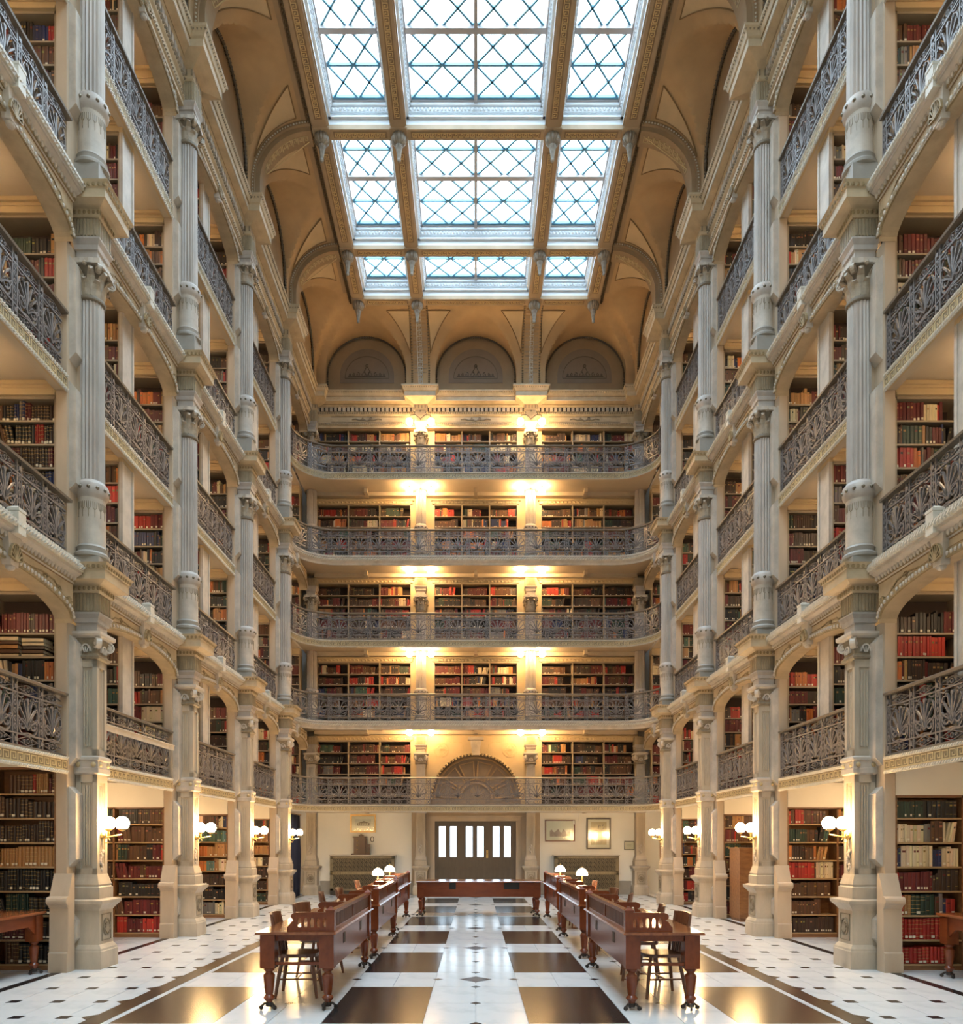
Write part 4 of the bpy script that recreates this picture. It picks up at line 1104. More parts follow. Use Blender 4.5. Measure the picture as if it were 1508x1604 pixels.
# ------------------------------------------------------------------ BOOKS AND BOOKCASES
PAL = {'black': (.016, .013, .012), 'dark brown': (.045, .022, .013), 'brown': (.10, .042, .018), 'maroon': (.115, .012, .012), 'red': (.36, .022, .014), 'bright red': (.50, .035, .02),
       'orange': (.50, .15, .035), 'tan': (.40, .20, .07), 'cream': (.62, .50, .32), 'dark green': (.020, .040, .026), 'green': (.05, .10, .07), 'navy': (.018, .026, .085), 'blue': (.03, .09, .26), 'teal': (.10, .19, .18), 'grey': (.17, .15, .13), 'purple': (.07, .03, .07)}
STY = {'mix': [('black', 6), ('dark brown', 7), ('brown', 5), ('maroon', 5), ('red', 3), ('orange', 1.6), ('tan', 2.4), ('cream', 2), ('dark green', 3), ('navy', 2), ('grey', 1.2), ('green', 1)],
       'dark': [('black', 7), ('dark brown', 7), ('brown', 3), ('dark green', 2), ('maroon', 1)], 'warm': [('brown', 5), ('tan', 4), ('orange', 3), ('maroon', 4), ('red', 3), ('dark brown', 4), ('cream', 1.5)],
       'red': [('red', 5), ('bright red', 4), ('maroon', 3)], 'maroon': [('maroon', 6), ('brown', 2), ('dark brown', 3)], 'tan': [('tan', 5), ('orange', 3), ('cream', 2), ('teal', 1)], 'teal': [('teal', 4), ('cream', 2), ('tan', 2), ('green', 2)],
       'brown': [('brown', 5), ('dark brown', 3)], 'darkset': [('dark brown', 1)], 'tanset': [('tan', 3), ('black', 2), ('orange', 1)], 'pale': [('cream', 4), ('black', 1.5), ('grey', 1), ('navy', 1.5), ('brown', 1)], 'blackset': [('black', 1)]}
def pick(st):
    ws = STY[st]; t = R.random() * sum(q[1] for q in ws)
    for n_, w_ in ws:
        t -= w_
        if t <= 0: return n_
    return ws[-1][0]
def row(x0, x1, hmax, st, thick=1.0, fill=None):
    """list of (x, width, height, depth, colour, lean)"""
    out = []; x = x0; end = x0 + (x1 - x0) * (fill if fill else (1.0 if R.random() < .55 else R.uniform(.72, .97)))
    while True:
        runlen = R.choice((1, 1, 1, 2, 3, 5, 8)) if st in ('mix', 'warm', 'pale') else R.choice((3, 6, 10))
        c = pick(st); w_ = R.uniform(.022, .052) * thick; h = min(hmax, R.uniform(.205, .285)); d = R.uniform(.15, .2)
        jit = .25 if runlen < 3 else .04
        for _ in range(runlen):
            ww = w_ * R.uniform(1 - jit, 1 + jit)
            if x + ww > end: return out
            out.append([x, ww, min(hmax, h * R.uniform(1 - jit * .4, 1 + jit * .4)), d, c, 0.0]); x += ww + .001
def leaning(books):
    if len(books) > 6 and R.random() < .3:
        for b in books[-R.choice((2, 3, 4)):]: b[5] = R.uniform(.02, .06)
    return books
SV, SF, SC = [], [], []
def vary(c):
    k = R.uniform(.75, 1.25); return tuple(min(1, max(0, q * k * R.uniform(.92, 1.08))) for q in c) + (1.0,)
GOLD = (.42, .27, .09, 1.0); LAB = (.68, .62, .48, 1.0)
def stuff_book(s, ox, yf, z, b, flip):
    """s: x sign; ox origin ; yf the spine plane (books face -y)"""
    x, wd, h, d, c, ln = b
    xa_, xb_ = ox + s * x, ox + s * (x + wd)
    if xa_ > xb_: xa_, xb_ = xb_, xa_
    l = s * ln if not flip else -s * ln
    y0 = yf + R.uniform(0, .02); y1 = y0 + d; o = len(SV); e_ = wd * .18; col = vary(PAL[c])
    SV.extend([(xa_, y0 + e_ * .6, z), (xa_ + e_, y0, z), (xb_ - e_, y0, z), (xb_, y0 + e_ * .6, z), (xb_, y1, z), (xa_, y1, z),
               (xa_ + l, y0 + e_ * .6, z + h), (xa_ + e_ + l, y0, z + h), (xb_ - e_ + l, y0, z + h), (xb_ + l, y0 + e_ * .6, z + h), (xb_ + l, y1, z + h), (xa_ + l, y1, z + h)])
    SF.extend([(o, o + 1, o + 7, o + 6), (o + 1, o + 2, o + 8, o + 7), (o + 2, o + 3, o + 9, o + 8), (o + 3, o + 4, o + 10, o + 9), (o + 5, o, o + 6, o + 11), (o + 6, o + 7, o + 8, o + 9, o + 10, o + 11)])
    SC.extend([col] * 5 + [tuple(.35 * q + .12 for q in col[:3]) + (1,)])
    def patch(z0, z1, cc, k=.0):
        o = len(SV); t0, t1 = (z0 - z) / h * l, (z1 - z) / h * l
        SV.extend([(xa_ + e_ + t0, y0 - .0015, z0), (xb_ - e_ + t0, y0 - .0015, z0), (xb_ - e_ + t1, y0 - .0015, z1), (xa_ + e_ + t1, y0 - .0015, z1)]); SF.append((o, o + 1, o + 2, o + 3)); SC.append(cc)
    r = R.random()
    if r < .30: patch(z + .02, z + .05, LAB)
    if r > .55:
        g = tuple(q * R.uniform(.4, 1) for q in GOLD[:3]) + (1,)
        patch(z + h * .68, z + h * .78, vary(PAL[R.choice(('black', 'maroon', 'tan'))]) if R.random() < .5 else g)
        if r > .8: patch(z + h * .2, z + h * .225, g); patch(z + h * .9, z + h * .92, g)
# individual books
IND = 0; IND_MAX = 300
bmeshes = {}
BMATS = {k: mat('cover_' + k.replace(' ', '_'), v, 0.45, var=0.25, vs=14) for k, v in PAL.items()}
GOLDB = mat('gilt_band', (.42, .27, .09), 0.4)
def book_mesh(c, kind):
    key = (c, kind)
    if key in bmeshes: return bmeshes[key]
    mb = MB(); n_ = 5
    prof = [(0, .10)] + [(.5 - .5 * math.cos(PI * k / n_), .10 - .10 * math.sin(PI * k / n_)) for k in range(1, n_)] + [(1, .10), (1, 1), (0, 1)]
    mb.prism(prof, lambda u, v, q: (u, v, q), 0, 1)
    nf = len(mb.f); m1 = [0] * nf
    if kind:
        for zb in ((.12, .3, .5, .7, .88) if kind == 1 else (.15, .72, .86)):
            p2 = [(u if 0 < i < 6 else u, v - .02 if i <= n_ else v) for i, (u, v) in enumerate(prof)]
            mb.prism([(u, max(v, -.02)) for u, v in p2[:n_ + 1]] + [(1, .12), (0, .12)], lambda u, v, q: (u, v, q), zb, zb + .022)
    me = bpy.data.meshes.new('book'); me.from_pydata(mb.v, [], mb.f); me.materials.append(BMATS[c]); me.materials.append(GOLDB)
    for i, p in enumerate(me.polygons): p.material_index = 1 if i >= nf else 0
    me.polygons.foreach_set('use_smooth', [True] * len(me.polygons)); me.set_sharp_from_angle(angle=math.radians(40))
    bmeshes[key] = me; return me
lb_ = MB(); lb_.box(.14, .86, -.035, 0.02, .07, .19); LABM = lb_.mesh('spine_label', SPINEL)
def nth(k): return '%d%s' % (k, 'th' if 10 <= k % 100 <= 20 else {1: 'st', 2: 'nd', 3: 'rd'}.get(k % 10, 'th'))
def single_book(s, ox, yf, z, b, label, group):
    x, wd, h, d, c, ln = b
    xa_ = ox + s * x if s > 0 else ox + s * (x + wd)
    o = link('book', book_mesh(c, R.choice((0, 1, 1, 2))), None, (xa_, yf + R.uniform(0, .015), z + .0), 0, (wd, d, h))
    if ln: o.rotation_euler = (0, s * math.atan2(ln, h) if s > 0 else -math.atan2(ln, h), 0)
    tag(o, label, 'book', group)
    if R.random() < .45: link('spine_label', LABM, o)

shelfm = {}
def bookcase(s, kind, idx, L):
    """kind 'A' beside column idx, 'B' mid bay idx ; worldwise mirrored with s"""
    global IND, FOLIO_Z
    yc = CY[idx] if kind == 'A' else (CY[idx] + CY[idx + 1]) / 2
    fz = FLOORZ[L]; top = CASETOP[L]; sof = SOFF[L]; a0, a1 = (.30, 2.04) if kind == 'A' else (.28, 2.04)
    ground = L == 1
    if ground and s < 0 and idx == 1: top = 2.60
    X = lambda a: s * a
    def bx(mb, p, q, *r): mb.box(*sorted((X(p), X(q))), *r)
    sd = 'left' if s < 0 else 'right'
    nm = ('bookcase beside the %s column, %s of the %s arcade' % (ORD[idx], LVL[L], sd)) if kind == 'A' else ('bookcase end stack inside the %s bay, %s of the %s arcade' % (BAYN[idx], LVL[L], sd))
    t = thing('bookcase', ('brown wooden ' if ground else 'cream painted iron ') + nm, 'bookcase', (s * AX, yc, 0), 0, 'bookcases of the side arcades')
    frame = OAK if ground else CASEP; am = (a0 + a1) / 2
    mb = MB(); W = .03
    for p in (a0, am - W / 2, a1 - W): bx(mb, p, p + W, -.30, 0.02, fz, top)
    bx(mb, a0, a1, -.30, .02, top - .03, top); bx(mb, a0, a1, -.29, .02, fz, fz + .08)
    link('carcass', mb.mesh('carcass', frame), t)
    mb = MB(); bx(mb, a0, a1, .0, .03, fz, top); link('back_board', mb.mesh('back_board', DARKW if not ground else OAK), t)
    mb = MB()
    if sof > top + .03:
        bx(mb, a0 - (0 if kind == 'A' else .05), a1, -.32, .06, top, sof)
        if not ground:
            bx(mb, a0, a1, -.345, -.32, top, top + .035); bx(mb, a0, a1, -.36, -.32, sof - .05, sof); bx(mb, a0, a1, -.335, -.32, top + .10, top + .13)
        link('lintel', mb.mesh('lintel', CREAM if ground else LINTEL), t)
    if kind == 'B':
        mb = MB(); bx(mb, .24, .28, -.32, .06, fz, top); bx(mb, .225, .245, -.32, -.27, fz, top); bx(mb, .225, .245, .01, .06, fz, top); bx(mb, .225, .245, -.32, .06, fz, fz + .15)
        link('end_panel', mb.mesh('end_panel', STONE2), t)
    if idx < 5:
        o = link('added_bulb', ADDED_BULB, t, (s * 1.0, .62, sof - .38)); link('added_bulb_stem', ADDED_STEM, o)
    if ground and idx < 5:
        o = link('added_bulb', ADDED_BULB, t, (s * 1.25, 2.35, sof - .38)); link('added_bulb_stem', ADDED_STEM, o)
    if idx == 1 and kind == 'A':  # extra bulb added out of view to light the nearest case front
        o = link('added_bulb', ADDED_BULB, t, (s * .95, -2.1, sof - .38)); link('added_bulb_stem', ADDED_STEM, o)
    zs = []
    pitch = .312 if ground else .30
    z = fz + .08
    while z + .24 < top: zs.append(z); z += pitch
    key = (s, kind, ground)
    if key not in shelfm:
        mb = MB(); bx(mb, a0 + .005, a1 - .005, -.295, .0, -.022, 0); shelfm[key] = mb.mesh('shelf', SHELFW if ground else CASEP)
    for z in zs: link('shelf', shelfm[key], t, (0, 0, z))
    secs = [(a0 + W + .004, am - W / 2 - .004), (am + W / 2 + .004, a1 - W - .004)]
    if ground and idx == 1:
        styles = ['dark', 'maroon', 'dark', 'blackset', 'tanset', 'darkset', 'brown', 'warm'] if s < 0 else ['red', 'red', 'mix', 'mix', 'pale', 'pale', 'dark', 'dark']
    elif ground and idx == 2:
        styles = ['red', 'maroon', 'blackset', 'maroon', 'mix', 'mix', 'dark'] if s < 0 else ['brown', 'brown', 'brown', 'warm', 'warm', 'mix', 'warm']
    elif ground and idx == 3: styles = ['pale', 'blackset', 'dark', 'tan', 'tan', 'teal', 'pale'] if s < 0 else ['dark', 'dark', 'warm', 'dark', 'dark', 'warm', 'warm']
    else: styles = None
    for r_, z in enumerate(zs):
        av = (zs[r_ + 1] if r_ + 1 < len(zs) else top) - z - .03
        st = styles[min(r_, len(styles) - 1)] if styles else R.choice(('mix', 'mix', 'mix', 'mix', 'warm', 'dark', 'mix', 'red' if R.random() < .25 else 'maroon'))
        if s < 0 and kind == 'A' and idx == 1 and L == 2 and r_ == 4: FOLIO_Z = z
        for k, (p, q) in enumerate(secs):
            if s < 0 and kind == 'A' and idx == 1 and L == 2 and r_ == 4 and k == 0: continue
            if k == 1 and (kind == 'B' or idx in (2, 3, 4)) and not (kind == 'A' and idx == 2): continue
            bs = leaning(row(p, q, av - .005, st, 1.15 if ground else 1.0))
            cnt = 0
            for b in bs:
                vis = kind == 'A' and idx == 1 and L in (1, 3) and k == 0 and b[0] < (1.02 if s < 0 else 1.16)
                if vis and L == 3 and s > 0: vis = False
                if vis and IND < IND_MAX:
                    cnt += 1; IND += 1
                    single_book(s, s * AX, yc - .275, z, b, '%s book, %s from the pier, %s shelf up, nearest %s %s bookcase' % (b[4], nth(cnt), nth(r_ + 1), sd, 'ground floor' if L == 1 else 'second gallery'), 'single books in the nearest cases')
                else: stuff_book(s, s * AX, yc - .275, z, b, False)
for s in (-1, 1):
    for i in range(1, 6):
        for L in range(1, 7): bookcase(s, 'A', i, L) if not (L == 1 and i == 5) else None
    for k in range(5):
        for L in range(2, 7): bookcase(s, 'B', k, L)
# end wall cases
for L in range(2, 7):
    for ci, (x0, x1) in enumerate(CASES):
        if L == 2 and ci == 1: continue
        fz, top = zl[L] + .05, zt[L]
        t = thing('bookcase', 'three-section wall bookcase in the end wall, %s, %s' % (LVL[L], ('left of the columns', 'between the two columns', 'right of the columns')[ci]), 'bookcase', ((x0 + x1) / 2, BW, 0), 0, 'bookcases of the end wall')
        hw = (x1 - x0) / 2; mb = MB(); n_ = 3
        for k in range(4):
            c = -hw + 2 * hw * k / 3; mb.box(max(-hw, c - .02), min(hw, c + .02), -.03, .27, fz, top)
        mb.box(-hw, hw, -.03, .27, top - .04, top); mb.box(-hw, hw, -.03, .27, fz, fz + .08)
        link('carcass', mb.mesh('carcass', CASEP), t)
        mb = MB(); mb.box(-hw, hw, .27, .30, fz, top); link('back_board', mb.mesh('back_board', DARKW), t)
        if ci == 1 or L != 6:
            mb = MB(); mb.box(-hw - .06, hw + .06, -.06, -.0, top, top + .09); mb.box(-hw - .09, hw + .09, -.09, .0, top + .09, top + .12)
            for k in range(24): mb.ball((-hw + 2 * hw * (k + .5) / 24, -.06, top + .045), .035, 6, 4, (1, .5, 1))
            link('crest_moulding', mb.mesh('crest_moulding', ORN if ci == 1 else LINTEL), t)
        mb = MB(); mb.box(-hw + .01, hw - .01, -.028, .26, -.022, 0); sm = mb.mesh('shelf', CASEP)
        zs = []; z = fz + .08
        pitch = .335
        z = top - .04 - pitch * int((top - fz - .16) / pitch)
        while z + .2 < top: zs.append(z); z += pitch
        sty = 'mix' if L > 3 else 'warm'
        for z in zs:
            link('shelf', sm, t, (0, 0, z))
            for k in range(3):
                p, q = -hw + 2 * hw * k / 3 + .03, -hw + 2 * hw * (k + 1) / 3 - .03
                for b in leaning(row(p, q, pitch - .06, R.choice(('mix', 'warm', 'mix', 'dark', 'maroon') if L < 6 else ('mix', 'mix', 'warm', 'pale')))): stuff_book(1, (x0 + x1) / 2, BW + .02, z, b, False)
me = bpy.data.meshes.new('books'); me.from_pydata(SV, [], SF); me.materials.append(BOOKST)
at = me.attributes.new('Col', 'FLOAT_COLOR', 'FACE'); at.data.foreach_set('color', [q for c in SC for q in c])
o = link('books', me); tag(o, 'thousands of old leather and cloth books filling the gallery and wall shelves', 'books', None, 'stuff')

# ------------------------------------------------------------------ END WALL : niche, door, pictures, grilles
nb = MB(); Mw = XZ(BW); rr_, zc_ = 1.41, 2.99
pts = [(rr_ * math.cos(PI * i / 32), zc_ + rr_ * math.sin(PI * i / 32)) for i in range(33)]
for i in range(32): nb.prism([pts[i], (pts[i][0], 4.95), (pts[i + 1][0], 4.95), pts[i + 1]], Mw, -.12, .02)
nb.box(-1.52, -rr_, BW - .02, BW + .12, 2.7, 4.95); nb.box(rr_, 1.52, BW - .02, BW + .12, 2.7, 4.95)
o = link('arch_wall', nb.mesh('arch_wall', LINTEL), wb)
b2 = MB()
for i in range(41):
    a = PI * i / 40; b2.oct((1.385 * math.cos(a), BW - .03, zc_ + 1.385 * math.sin(a)), .05)
b2.ribbon([(1.44 * math.cos(PI * i / 32), zc_ + 1.44 * math.sin(PI * i / 32)) for i in range(33)], .05, .0, .04, Mw)
link('scallop_moulding', b2.mesh('scallop_moulding', LINTEL), o)
b2 = MB(); b2.prism([(-.11, 4.34), (.11, 4.34), (.17, 4.80), (-.17, 4.80)], Mw, 0, .10); b2.box(-.24, .24, BW - .16, BW, 4.80, 4.90); b2.ribbon(arcpts(0, 4.55, .07, 0, 2 * PI, 10, .11), .02, .1, .12, Mw, True)
link('keystone', b2.mesh('keystone', STONE2), o)
b2 = MB()
for sg in (-1, 1):
    c = sg * 1.07
    b2.ribbon(arcpts(c, 4.50, .22, 0, 2 * PI, 24), .035, 0, .04, Mw, True)
    b2.ribbon([(c - .19, 4.5), (c, 4.69), (c + .19, 4.5), (c, 4.31)], .03, 0, .035, Mw, True)
    for q in range(8): b2.ribbon([(c, 4.5), (c + .12 * math.cos(q * PI / 4), 4.5 + .12 * math.sin(q * PI / 4))], .035, 0, .03, Mw)
    b2.ribbon([(sg * .35, 4.42), (sg * .42, 4.74), (sg * .80, 4.74)], .03, 0, .025, Mw)
link('rosette_medallions', b2.mesh('rosette_medallions', GOLDKEY), o)
b2 = MB(); b2.box(-1.45, 1.45, 24.06, 24.12, 2.7, 4.5); q_ = link('niche_back', b2.mesh('niche_back', LUNET2), wb)
b2 = MB(); Mn = XZ(24.06)
for i in range(6):
    a, b_ = PI * (i + .12) / 6, PI * (i + .88) / 6
    for r0, r1 in ((.62, 1.18),):
        p = [(r0 * math.cos(a), zc_ + r0 * math.sin(a)), (r1 * math.cos(a), zc_ + r1 * math.sin(a)), (r1 * math.cos(b_), zc_ + r1 * math.sin(b_)), (r0 * math.cos(b_), zc_ + r0 * math.sin(b_))]
        b2.ribbon(p, .05, 0, .05, Mn, True)
b2.ribbon(arcpts(0, zc_, .5, 0, PI, 20), .06, 0, .06, Mn); b2.ribbon(arcpts(0, zc_, 1.3, 0, PI, 30), .06, 0, .06, Mn)
link('coffer_ribs', b2.mesh('coffer_ribs', LUNET), q_)
# door
d0 = MB(); d0.box(DX0 - .12, DX0 + .03, BW - .06, BW + .16, 0, DZ + .12); d0.box(DX1 - .03, DX1 + .12, BW - .06, BW + .16, 0, DZ + .12); d0.box(DX0 - .12, DX1 + .12, BW - .07, BW + .16, DZ - .03, DZ + .12); d0.box(DX0 - .17, DX1 + .17, BW - .10, BW, DZ + .10, DZ + .15)
d0.box(DX0 - .05, DX0, BW - .08, BW, 0, DZ); d0.box(DX1, DX1 + .05, BW - .08, BW, 0, DZ)
door = struct('door_1', d0, PIER)
dd = MB(); dd.box(-2.0, DX0 - .12, BW - .015, BW, 0, 2.66); dd.box(DX1 + .12, 2.0, BW - .015, BW, 0, 2.66); dd.box(DX0 - .2, DX1 + .2, BW - .02, BW, DZ + .15, 2.66)
link('door_surround', dd.mesh('door_surround', PIER), door)
lw = (DX1 - DX0 - .06) / 3
lf = MB(); z0, z1, z2 = .05, 1.16, 2.12
pw = .20; g0, g1 = lw * .16, lw * .57
ys0, ys1 = 0, .05
lf.box(-.004, g0, 0, .05, .004, DZ - .028); lf.box(g0 + pw, g1, 0, .05, z1, z2); lf.box(g1 + pw, lw - .004, 0, .05, .004, DZ - .028); lf.box(lw - .02, lw + .016, .05, .06, .004, DZ - .03)
lf.box(g0, g1 + pw, 0, .05, z2, DZ - .03); lf.box(g0, g1 + pw, 0, .05, .86, z1); lf.box(g0, g1 + pw, 0, .05, .004, .18); lf.box(g0 + pw, g1, 0, .05, .18, .86)
lm = lf.mesh('door_leaf', DOORW)
pm_ = MB(); pm_.box(0, pw, .02, .026, z1, z2); pmm = pm_.mesh('pane', GLASS)
bm_ = MB(); bm_.box(0, pw, .016, .034, .18, .86); bm_.box(.03, pw - .03, .006, .02, .22, .82); bmm = bm_.mesh('panel', DOORW)
for k in range(3):
    l = link('door_leaf', lm, door, (DX0 + .03 + lw * k, BW + .05, 0))
    for g in (g0, g1): link('pane', pmm, l, (g, 0, 0)); link('panel', bmm, l, (g, 0, 0))
h = MB(); h.ball((0, -.05, 1.08), .035, 10, 6); h.box(-.03, .03, -.012, 0, .95, 1.2); h.tube([(0, -.05, 1.08), (0, 0, 1.08)], .012)
link('door_knob', h.mesh('door_knob', BRASS, 50), door, (DX0 + .03 + lw * 2 - .05, BW + .05, .18))
# framed pictures
def picture(label, x0, x1, z0, z1, fm, fw, mount, art):
    cx_, cz = (x0 + x1) / 2, (z0 + z1) / 2; hw, hh = (x1 - x0) / 2, (z1 - z0) / 2
    t = thing('framed_picture', label, 'picture', (cx_, BW, cz), 0, 'pictures on the end wall')
    f = MB(); 
    f.box(-hw, hw, -.04, 0, hh - fw, hh); f.box(-hw, hw, -.04, 0, -hh, -hh + fw); f.box(-hw, -hw + fw, -.04, 0, -hh + fw, hh - fw); f.box(hw - fw, hw, -.04, 0, -hh + fw, hh - fw)
    f.box(-hw + fw, hw - fw, -.03, -.025, hh - fw - .008, hh - fw)
    link('frame', f.mesh('frame', fm), t)
    m = MB(); m.box(-hw + fw, hw - fw, -.016, -.005, -hh + fw, hh - fw); link('mount', m.mesh('mount', PAPER), t)
    a = MB(); aw, ah = hw - fw - mount, hh - fw - mount
    a.box(-aw, aw, -.02, -.016, -ah, ah); o = link('print', a.mesh('print', art[0]), t)
    for nm_, mb, mm in art[1](aw, ah): link(nm_, mb.mesh(nm_, mm), o)
    g = MB(); g.box(-hw + fw, hw - fw, -.033, -.031, -hh + fw, hh - fw); link('glass', g.mesh('glass', GLASS), t)
SEPIA = mat('sepia_ink', (.16, .10, .06), 0.7, var=.5, vs=20); TANP = mat('tan_print', (.50, .38, .20), 0.7, var=.2, vs=8); GREYP = mat('pale_print', (.60, .55, .44), 0.7, var=.2, vs=6); PINKP = mat('pinkish_print', (.42, .27, .20), 0.7, var=.4, vs=9)
def art_house(aw, ah):
    m = MB(); Mp = XZ(-.02)
    m.prism([(-aw * .75, -ah * .55), (aw * .8, -ah * .55), (aw * .8, ah * .1), (aw * .1, ah * .62), (-aw * .75, ah * .05)], Mp, 0, .002)
    w_ = MB()
    for i in range(6):
        for j in range(2): w_.box(-aw * .6 + i * aw * .22, -aw * .6 + i * aw * .22 + aw * .1, -.0245, -.022, -ah * .4 + j * ah * .28, -ah * .4 + j * ah * .28 + ah * .16)
    w_.box(-aw, aw, -.024, -.02, -ah * .75, -ah * .6)
    return [('house_drawing', m, SEPIA), ('drawn_windows', w_, PAPER)]
def art_land(aw, ah):
    m = MB(); Mp = XZ(-.02); p = [(-aw, -ah)] + [(-aw + 2 * aw * k / 12, -ah * .1 + ah * .45 * math.sin(k * 1.7) * (.4 + .6 * (k % 3) / 2)) for k in range(13)] + [(aw, -ah)]
    m.prism(p, Mp, 0, .002); return [('drawn_hills', m, PINKP)]
def art_flower(aw, ah):
    m = MB(); Mp = XZ(-.02)
    m.ribbon([(0, -ah * .7), (aw * .05, -ah * .2), (-aw * .1, ah * .3), (aw * .05, ah * .75)], .02, 0, .002, Mp)
    for k in range(22):
        x, z = R.uniform(-.55, .55) * aw, R.uniform(-.65, .75) * ah; a = R.random() * 6.28; l = R.uniform(.04, .09)
        m.prism([(x, z), (x + l * .5 * math.cos(a + .5), z + l * .5 * math.sin(a + .5)), (x + l * math.cos(a), z + l * math.sin(a)), (x + l * .5 * math.cos(a - .5), z + l * .5 * math.sin(a - .5))], Mp, 0, .002)
    return [('drawn_plant', m, SEPIA)]
def art_none(aw, ah):
    m = MB()
    for k in range(4): m.box(-aw * .6, aw * .6, -.021, -.02, ah * (.4 - .25 * k), ah * (.43 - .25 * k))
    return [('text_lines', m, SEPIA)]
picture('gilt framed print of a large house, above the left grille cabinet', -3.91, -3.11, 1.93, 2.49, GOLDF, .05, .10, (GREYP, art_house))
picture('wide landscape print in a red brown frame, right of the door', 2.16, 3.09, 1.65, 2.33, REDF, .03, .12, (PAPER, art_land))
picture('tall botanical print in a dark frame above the right grille cabinet', 3.45, 4.21, 1.41, 2.39, DARKF, .045, .09, (TANP, art_flower))
picture('small dark framed white notice near the right back corner', 4.63, 4.94, 1.39, 1.66, DARKF, .015, .03, (PAPER, art_none))
# small white switch box
mb = MB(); mb.box(-.12, .12, -.05, 0, -.05, .05); mb.box(-.20, -.14, -.07, 0, -.06, .06); mb.tube([(.0, -.03, .05), (.0, -.03, .35)], .012)
t = thing('wall_fixture', 'small white electrical box on the wall between the right prints', 'fixture', (3.22, BW, 2.24), 0); link('housing', mb.mesh('housing', WHITEW), t)
# grille cabinets
def grille_cabinet(x0, x1, label):
    t = thing('grille_cabinet', label, 'cabinet', ((x0 + x1) / 2, BW - .02, 0), 0, 'grille cabinets on the end wall')
    hw = (x1 - x0) / 2; D = -.34
    a = MB(); a.box(-hw, hw, D + .02, 0, .0, .14); a.box(-hw + .02, hw - .02, D + .04, 0, .14, 1.20)
    link('body', a.mesh('body', DBRONZE), t)
    a = MB(); a.box(-hw - .03, hw + .03, D - .02, 0, 1.20, 1.235); link('marble_top', a.mesh('marble_top', STONE2), t)
    f = MB()
    for z0_, z1_ in ((.14, .20), (.62, .74), (1.12, 1.20)): f.box(-hw, hw, D, D + .05, z0_, z1_)
    for c in (-hw, hw - .10): f.box(c, c + .10, D, D + .05, .14, 1.20)
    link('frame', f.mesh('frame', GRILLE), t)
    Mg = XZ(D + .02)
    for z0_, z1_ in ((.20, .62), (.74, 1.12)):
        g = MB(); ux0, ux1 = -hw + .10, hw - .10; n_ = 14; p = (ux1 - ux0) / n_; m_ = 3; q = (z1_ - z0_) / m_
        for i in range(n_):
            for j in range(m_):
                cx_, cz = ux0 + (i + .5) * p, z0_ + (j + .5) * q
                g.ribbon([(cx_ - p / 2, cz), (cx_, cz + q / 2), (cx_ + p / 2, cz), (cx_, cz - q / 2)], .018, -.01, .01, Mg, True)
                g.ribbon(arcpts(cx_, cz, p * .22, 0, 2 * PI, 6), .014, -.01, .012, Mg, True)
                g.ribbon([(cx_ - p / 2, cz - q / 2), (cx_ - p * .15, cz)], .012, -.01, .01, Mg); g.ribbon([(cx_ + p / 2, cz + q / 2), (cx_ + p * .15, cz)], .012, -.01, .01, Mg)
        link('pierced_grille', g.mesh('pierced_grille', GRILLE), t)
    b = MB()
    for z_ in (.67, .70, 1.16): 
        for k in range(60): b.oct((-hw + .02 + (2 * hw - .04) * k / 59, D - .002, z_), .014)
    link('bead_rows', b.mesh('bead_rows', GOLDKEY), t)
    return t
grille_cabinet(-4.48, -2.50, 'pierced iron grille cabinet with pale top under the house print')
grille_cabinet(2.42, 4.40, 'pierced iron grille cabinet with pale top under the botanical print')
# dark wooden box on the left cabinet
t = thing('wooden_chest', 'dark wooden box with brass knobs standing on the left grille cabinet', 'box', (-3.55, BW - .20, 1.235)); t.scale = (.95, 1, .83)
a = MB(); a.box(-.30, .30, -.12, .12, 0, .05); a.box(-.22, .16, -.10, .10, .05, .66); a.box(-.25, .19, -.12, .12, .64, .68); a.box(-.06, .08, -.06, .06, .68, .74); a.box(-.02, .04, -.03, .03, .74, .77); DKW = mat('dark_walnut', (.055, .018, .010), .4, var=.3, vs=6); link('case', a.mesh('case', DKW), t)
a = MB(); a.box(.16, .30, -.08, .06, .05, .40); a.box(.16, .20, -.08, .06, .40, .62); link('side_box', a.mesh('side_box', DKW), t)
for z in (.22, .50):
    a = MB(); a.ribbon(arcpts(0, 0, .05, 0, 2 * PI, 12, .10), .022, 0, .02, XZ(0), True); link('ring_handle', a.mesh('ring_handle', DARKF), t, (.26 + .12 * (z > .3), -.09, z + .10 * (z > .3) - .02))
for z in (.20, .36, .52):
    a = MB(); a.ball((0, 0, 0), .02, 8, 5); link('knob', a.mesh('knob', BRASS, 60), t, (-.10, -.11, z)); 

